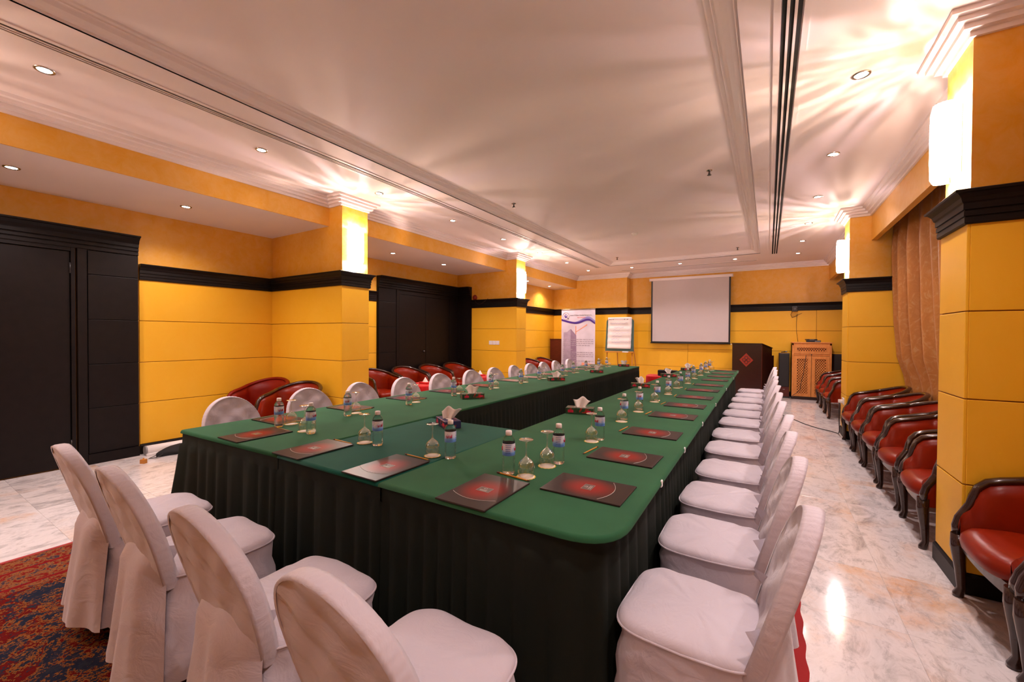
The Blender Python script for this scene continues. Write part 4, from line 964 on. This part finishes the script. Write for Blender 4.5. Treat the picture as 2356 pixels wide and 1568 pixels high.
flat('logo_globe', [(-.37 + .042 * math.cos(2 * PI * i / 24), 1.96 + .05 * math.sin(2 * PI * i / 24)) for i in range(24)], M['purple'], sheet, .006); flat('logo_highlight', [(-.365 + .020 * math.cos(2 * PI * i / 16), 1.975 + .022 * math.sin(2 * PI * i / 16)) for i in range(16)], M['banner'], sheet, .0075)
ob('logo_handle', MB().tube([(-.325, -.006, 1.92), (-.28, -.006, 1.875)], .009, 6), M['textdark'], sheet)

r = thing('flip_chart', 'flip chart easel with green board and hand-written paper', 'flip chart', (-3.375, 10.9, 0), -.03)
def easel_leg(a, b, nm='leg'): return ob(nm, MB().tube([a, b], .014, 8), M['easel'], r)
for s in (-1, 1): easel_leg((s * .34, .02, .98), (s * .36, -.06, 0)); easel_leg((s * .20 + .08, .06, 1.75), (s * .27 + .1, .50, 0))
ob('cross_bar', MB().tube([(-.18, .41, .35), (.38, .41, .35)], .010, 8), M['easel'], r); ob('cross_bar', MB().tube([(.36, -.04, .3), (.38, .41, .35)], .009, 8), M['easel'], r)
bd = ob('board', MB(), M['boardg'], r)
def rot_board(p): x, y, z = p; t = (z - 1.0); return (x, y + .06 * t + .0, z)
mb = MB(); poly = [(-.385, 1.0), (.385, 1.0), (.37, 1.80), (.345, 1.845), (.30, 1.86), (-.30, 1.86), (-.345, 1.845), (-.37, 1.80)]
vsx = [rot_board((x, -.010, z)) for x, z in poly] + [rot_board((x, .010, z)) for x, z in poly]; k = len(poly)
mb.add(vsx, [tuple(range(k)), tuple(range(2 * k - 1, k - 1, -1))] + [(i, i + k, (i + 1) % k + k, (i + 1) % k) for i in range(k)]); bd.data = mb.mesh('board', [M['boardg']])
rows = []
for i in range(25):
    z = 1.07 + (1.90 - 1.07) * i / 24; wv = .006 * math.sin(i * 1.35) + (.02 * math.sin((i - 20) / 4 * PI / 2) if i > 20 else 0)
    rows.append([rot_board((-.315 - .012 * (1 - i / 24) + (.63 + .012) * j / 6, -.022 - wv, z)) for j in range(7)])
pp = ob('paper_pad', MB().grid(rows), M['paper'], r); pp.modifiers.new('thickness', 'SOLIDIFY').thickness = .004
ob('clamp_bar', MB().tube([rot_board((-.32, -.03, 1.88)), rot_board((.32, -.03, 1.88))], .016, 8), M['paper'], r)
for x in (-.27, -.23, -.17, .14, .22): ob('clamp_knob', MB().lathe([(0, 0), (.01, 0), (.01, .012), (0, .012)], 8), M['blackp'], r, rot_board((x, -.055, 1.845)), (PI / 2, 0, 0))
rnd = random.Random(9)
for q, (z, x0, x1) in enumerate(((1.74, -.24, .2), (1.63, -.15, .12), (1.56, -.16, .02), (1.49, -.2, .3), (1.40, -.2, .1), (1.32, -.22, .02), (1.24, -.2, .25))):
    pts = []; x = x0
    while x < x1: pts.append(rot_board((x, -.034, z + rnd.uniform(-.018, .022)))); x += .022
    ob('handwriting', MB().tube(pts, .0022, 4), M['ink'], pp)
tr = bb('tray', (-.39, -.06, .965), (.39, .01, .99), M['easel'], r); bb('eraser', (.10, -.062, .972), (.26, -.02, 1.002), M['white'], r)

r = thing('lectern', 'dark wooden lectern with red diamond emblem', 'lectern', (-.12, 11.0, 0), -math.radians(25))
def slab(poly, x0, x1): n = len(poly); return MB().add([(x0, y, z) for y, z in poly] + [(x1, y, z) for y, z in poly], [tuple(range(n)), tuple(range(2 * n - 1, n - 1, -1))] + [(i, i + n, (i + 1) % n + n, (i + 1) % n) for i in range(n)])
ob('body', slab([(0, 0), (0, 1.235), (.46, 1.135), (.46, 0)], -.68, 0), M['mahog'], r); ob('side_shelf', slab([(.42, 0), (.42, .965), (.60, .965), (.60, 0)], -.66, -.02), M['mahog'], r)
ob('edge_strip', MB().box((-.004, -.004, 0), (.004, .006, 1.235)), M['mahogr'], r); ob('top_board', slab([(-.015, 1.236), (-.015, 1.255), (.47, 1.15), (.47, 1.132)], -.69, .01), M['mahog'], r)
em = ob('emblem_diamond', MB().add([(-.345, -.006, .70), (-.185, -.006, .86), (-.345, -.006, 1.02), (-.505, -.006, .86)], [(0, 1, 2, 3)]), M['redem'], r)
for a in range(4):
    cx, cz = -.345 + .05 * math.cos(a * PI / 2), .86 + .05 * math.sin(a * PI / 2)
    ob('emblem_loop', MB().tube([(cx + .038 * math.cos(2 * PI * i / 16), -.008, cz + .038 * math.sin(2 * PI * i / 16)) for i in range(17)], .005, 5, False), M['mahog'], em)

r = thing('lattice_cabinet', 'orange wooden cabinet with carved lattice doors', 'cabinet', (.82, 11.36, 0))
CW, CHh, CD = .36, 1.265, .40
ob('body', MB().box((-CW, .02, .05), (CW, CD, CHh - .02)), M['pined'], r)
for a, b in (((-CW, 0, .05), (-CW + .035, CD, CHh)), ((CW - .035, 0, .05), (CW, CD, CHh)), ((-CW, 0, CHh - .05), (CW, CD, CHh))): bb('carcass_board', a, b, M['pine'], r)
bb('top_board', (-CW - .012, -.015, CHh), (CW + .012, CD, CHh + .022), M['pine'], r, .006); bb('plinth', (-CW, -.004, 0), (CW, CD, .06), M['mahog'], r)
bb('middle_rail', (-CW + .035, 0, .985), (CW - .035, .03, 1.03), M['pine'], r)
def lattice(parent, x0, x1, z0, z1, step=.038, wd=.0075):
    mb = MB()
    for s in (-1, 1):
        c = -3.0
        while c < 3.0:
            # line z = s*x*1.35 + c clipped to the window
            pts = []
            for x in (x0, x1):
                z = s * x * 1.35 + c
                if z0 <= z <= z1: pts.append((x, z))
            for z in (z0, z1):
                x = (z - c) / (s * 1.35)
                if x0 < x < x1: pts.append((x, z))
            if len(pts) >= 2 and math.dist(pts[0], pts[1]) > .01:
                (xa, za), (xb, zb) = pts[:2]; L_ = math.dist(pts[0], pts[1]); ux, uz = (xb - xa) / L_, (zb - za) / L_; px, pz = -uz * wd, ux * wd; y0, y1 = (.004, .012) if s > 0 else (.006, .014)
                mb.add([(xa + px, y0, za + pz), (xb + px, y0, zb + pz), (xb - px, y0, zb - pz), (xa - px, y0, za - pz), (xa + px, y1, za + pz), (xb + px, y1, zb + pz), (xb - px, y1, zb - pz), (xa - px, y1, za - pz)], [(0, 1, 2, 3), (7, 6, 5, 4), (0, 4, 5, 1), (1, 5, 6, 2), (2, 6, 7, 3), (3, 7, 4, 0)])
            c += step * 1.6
    return tag(ob('lattice', mb, M['pine'], parent), kind='stuff')
def frame_panel(nm, x0, x1, z0, z1, fw, parent):
    mb = MB(); mb.box((x0, -.012, z0), (x1, .016, z0 + fw)); mb.box((x0, -.012, z1 - fw), (x1, .016, z1)); mb.box((x0, -.012, z0 + fw), (x0 + fw, .016, z1 - fw)); mb.box((x1 - fw, -.012, z0 + fw), (x1, .016, z1 - fw))
    o = ob(nm, mb, M['pine'], parent); lattice(o, x0 + fw, x1 - fw, z0 + fw, z1 - fw)
    mb = MB(); i = fw - .014; mb.box((x0 + i, -.018, z0 + i), (x1 - i, -.010, z0 + fw)); mb.box((x0 + i, -.018, z1 - fw), (x1 - i, -.010, z1 - i)); mb.box((x0 + i, -.018, z0 + fw), (x0 + fw, -.010, z1 - fw)); mb.box((x1 - fw, -.018, z0 + fw), (x1 - i, -.010, z1 - fw)); ob('bead_moulding', mb, M['pine'], o)
    return o
frame_panel('vent_panel', -CW + .035, CW - .035, 1.03, CHh - .04, .06, r)
for x0, x1 in ((-CW + .035, -.004), (.004, CW - .035)): dd = frame_panel('door', x0, x1, .07, .98, .062, r)
ob('key_knob', MB().lathe([(0, 0), (.012, 0), (.012, .015), (0, .02)], 10), M['steel'], r, (0, -.002, 1.008), (PI / 2, 0, 0))
tag(ob('cable', MB().tube([(.72, 11.33, 1.0), (.70, 11.325, .8), (.67, 11.325, .55), (.63, 11.32, .35), (.62, 11.315, .22), (.56, 11.30, .15), (.48, 11.27, .09), (.44, 11.24, .008)], .005, 6), M['blackp']), 'black cable hanging down the lattice cabinet front', 'cable')
r = thing('media_receiver', 'flat black media box on the lattice cabinet', 'receiver', (.86, 11.5, 1.289)); bb('case', (-.13, -.1, .004), (.13, .1, .042), M['blackp'], r); bb('front_strip', (.02, -.103, .012), (.12, -.1, .032), M['grey'], r, .001); bb('foot', (-.12, -.09, 0), (.12, .09, .005), M['blackp'], r, .001)
r = thing('media_receiver', 'smaller black box lying askew on the media box', 'receiver', (.82, 11.5, 1.332), .2); bb('case', (-.10, -.07, 0), (.10, .07, .026), M['blackp'], r); bb('display', (-.05, -.072, .006), (.04, -.07, .018), M['grey'], r, .0005)
def tower_speaker(x, y, label):
    r = thing('tower_speaker', label, 'loudspeaker', (x, y, 0), group='tower loudspeakers')
    bb('cabinet', (-.105, 0, .03), (.105, .28, 1.03), M['mahogr'], r, .006); bb('grille', (-.10, -.018, .26), (.10, .002, 1.025), M['blackp'], r, .01); bb('plinth', (-.12, -.015, 0), (.12, .29, .03), M['blackp'], r)
    bb('badge', (-.02, -.003, .19), (.02, .0, .20), M['silver'], r, .001)
tower_speaker(.315, 11.45, 'black grille tower loudspeaker between lectern and lattice cabinet'); tower_speaker(1.33, 11.48, 'tower loudspeaker right of the lattice cabinet')
r = thing('microphone', 'small dark microphone lying on the tower loudspeaker', 'microphone', (.315, 11.55, 1.031), .3); ob('handle', MB().tube([(-.06, 0, .016), (.03, 0, .028)], [.009, .012]), M['blackp'], r); ob('grille_head', MB().lathe([(0, -.02), (.016, -.012), (.02, 0), (.016, .014), (0, .02)], 12), M['grey'], r, (.045, 0, .032))
r = thing('wall_speaker', 'small black device on the end wall trim', 'speaker', (.515, YB - .1, 2.055)); bb('case', (-.06, -.06, -.06), (.06, .02, .06), M['blackp'], r, .012); ob('lens_ring', MB().lathe([(.038, 0), (.042, .004), (.03, .008), (.0, .006)], 18), M['steel'], r, (0, -.06, 0), (PI / 2, 0, 0))
tag(ob('cable', MB().tube([(.47, YB - .06, 1.99), (.44, YB - .03, 1.93), (.47, YB - .025, 1.86), (.56, YB - .02, 1.9), (.66, YB - .02, 1.96), (.56, YB - .02, 1.93), (.555, YB - .02, 1.7), (.56, YB - .02, 1.5), (.59, YB - .02, 1.29)], .004, 5), M['wire']), 'thin wire dangling from the black wall device', 'cable')
r = thing('wooden_cabinet', 'dark red wooden box standing behind the banner', 'cabinet', (-5.30, 11.2, 0)); bb('body', (-.27, 0, .02), (.22, .28, 1.29), M['mahogr'], r, .006); bb('top_board', (-.28, -.01, 1.29), (.23, .285, 1.31), M['mahogr'], r); bb('side_post', (.20, -.012, .0), (.225, .0, 1.29), M['mahog'], r)

# ------------------------------------------------------------------ small things along the walls and floor
r = thing('switch_plate', 'triple white switch plate on the far left pilaster', 'light switch', (-5.145, L2[0] - .013, 1.24))
for k in range(3): p = bb('plate', (-.139 + k * .094, -.009, -.044), (-.139 + k * .094 + .088, 0, .044), M['white'], r, .004); bb('rocker', (-.139 + k * .094 + .03, -.013, -.018), (-.139 + k * .094 + .058, -.008, .018), M['white'], p, .002)
r = thing('fire_bell', 'small round red device above the dark trim beside the closet', 'alarm bell', (-5.68, L2[0] - .05, 2.255)); ob('dome', MB().lathe([(.0, .05), (.03, .045), (.052, .02), (.055, 0), (0, 0)], 20), M['redlamp'], r, (0, .045, 0), (PI / 2, 0, 0)); ob('rim', MB().tube([(.055 * math.cos(2 * PI * i / 20), .03, .055 * math.sin(2 * PI * i / 20)) for i in range(21)], .008, 6, False), M['redlamp'], r)
ob('lead', MB().tube([(.03, 0, -.04), (.08, -.04, -.12), (.2, -.05, -.17), (.33, -.04, -.10), (.40, -.02, -.04)], .004, 5), M['wire'], r)
r = thing('wall_socket', 'white wall socket with plug on the far right pilaster', 'socket', (XRP - .013, 7.46, .50)); bb('plate', (-.012, -.075, -.045), (0, .075, .045), M['white'], r); bb('plug', (-.065, -.05, -.022), (-.012, -.005, .022), M['white'], r, .006); bb('plug', (-.045, .01, -.02), (-.012, .05, .02), M['redlamp'], r, .005)
tag(ob('power_cord', MB().tube([(.865, 7.43, .49), (.86, 7.40, .30), (.87, 7.42, .08), (.88, 7.6, .006), (.80, 7.74, .006), (.66, 7.88, .006), (.52, 8.12, .006), (.38, 8.5, .006), (.22, 8.9, .006), (.05, 9.2, .006)], .006, 6), M['blackp']), 'black power cord curving over the marble floor', 'cord')
r = thing('rolled_screen', 'white rolled projection screen tube lying by the left wall', 'screen case', (-6.08, 1.84, 0), math.radians(-1.5))
ob('tube', MB().tube([(0, 0, .055), (0, .9, .055)], .052, 20), M['white'], r); ob('end_cap', MB().tube([(0, -.012, .055), (0, .002, .055)], .054, 20), M['grey'], r); bb('foot_rail', (.03, -.01, .0), (.07, .85, .025), M['white'], r)
r = thing('cloth_bag', 'crumpled black bag lying against the rolled screen tube', 'bag', (-5.90, 2.10, 0)); rows = []
for i in range(9):
    t = i / 8; k = math.cos(PI / 2 * t) ** .6
    rows.append([(.085 * k * math.cos(2 * PI * j / 20) * (1 + .15 * math.sin(3 * 2 * PI * j / 20 + i)), .22 * k * math.sin(2 * PI * j / 20) * (1 + .12 * math.sin(4 * 2 * PI * j / 20 + i * .4)), .004 + .105 * t) for j in range(20)])
ob('fabric', MB().grid(rows, True, True), M['bag'], r); ob('strap', MB().tube([(.05, -.18, .03), (.08, -.25, .010), (.04, -.30, .008), (0, -.22, .02)], .008, 6, flat=.4), M['bag'], r)
r = thing('wood_block', 'tiny orange wooden block on the marble floor', 'block', (-5.72, 1.71, 0), .5); bb('block', (-.025, -.02, 0), (.025, .02, .045), M['easel'], r, .003); ob('peg', MB().lathe([(.006, 0), (.006, .014), (0, .014)], 8), M['easel'], r, (0, 0, .045))
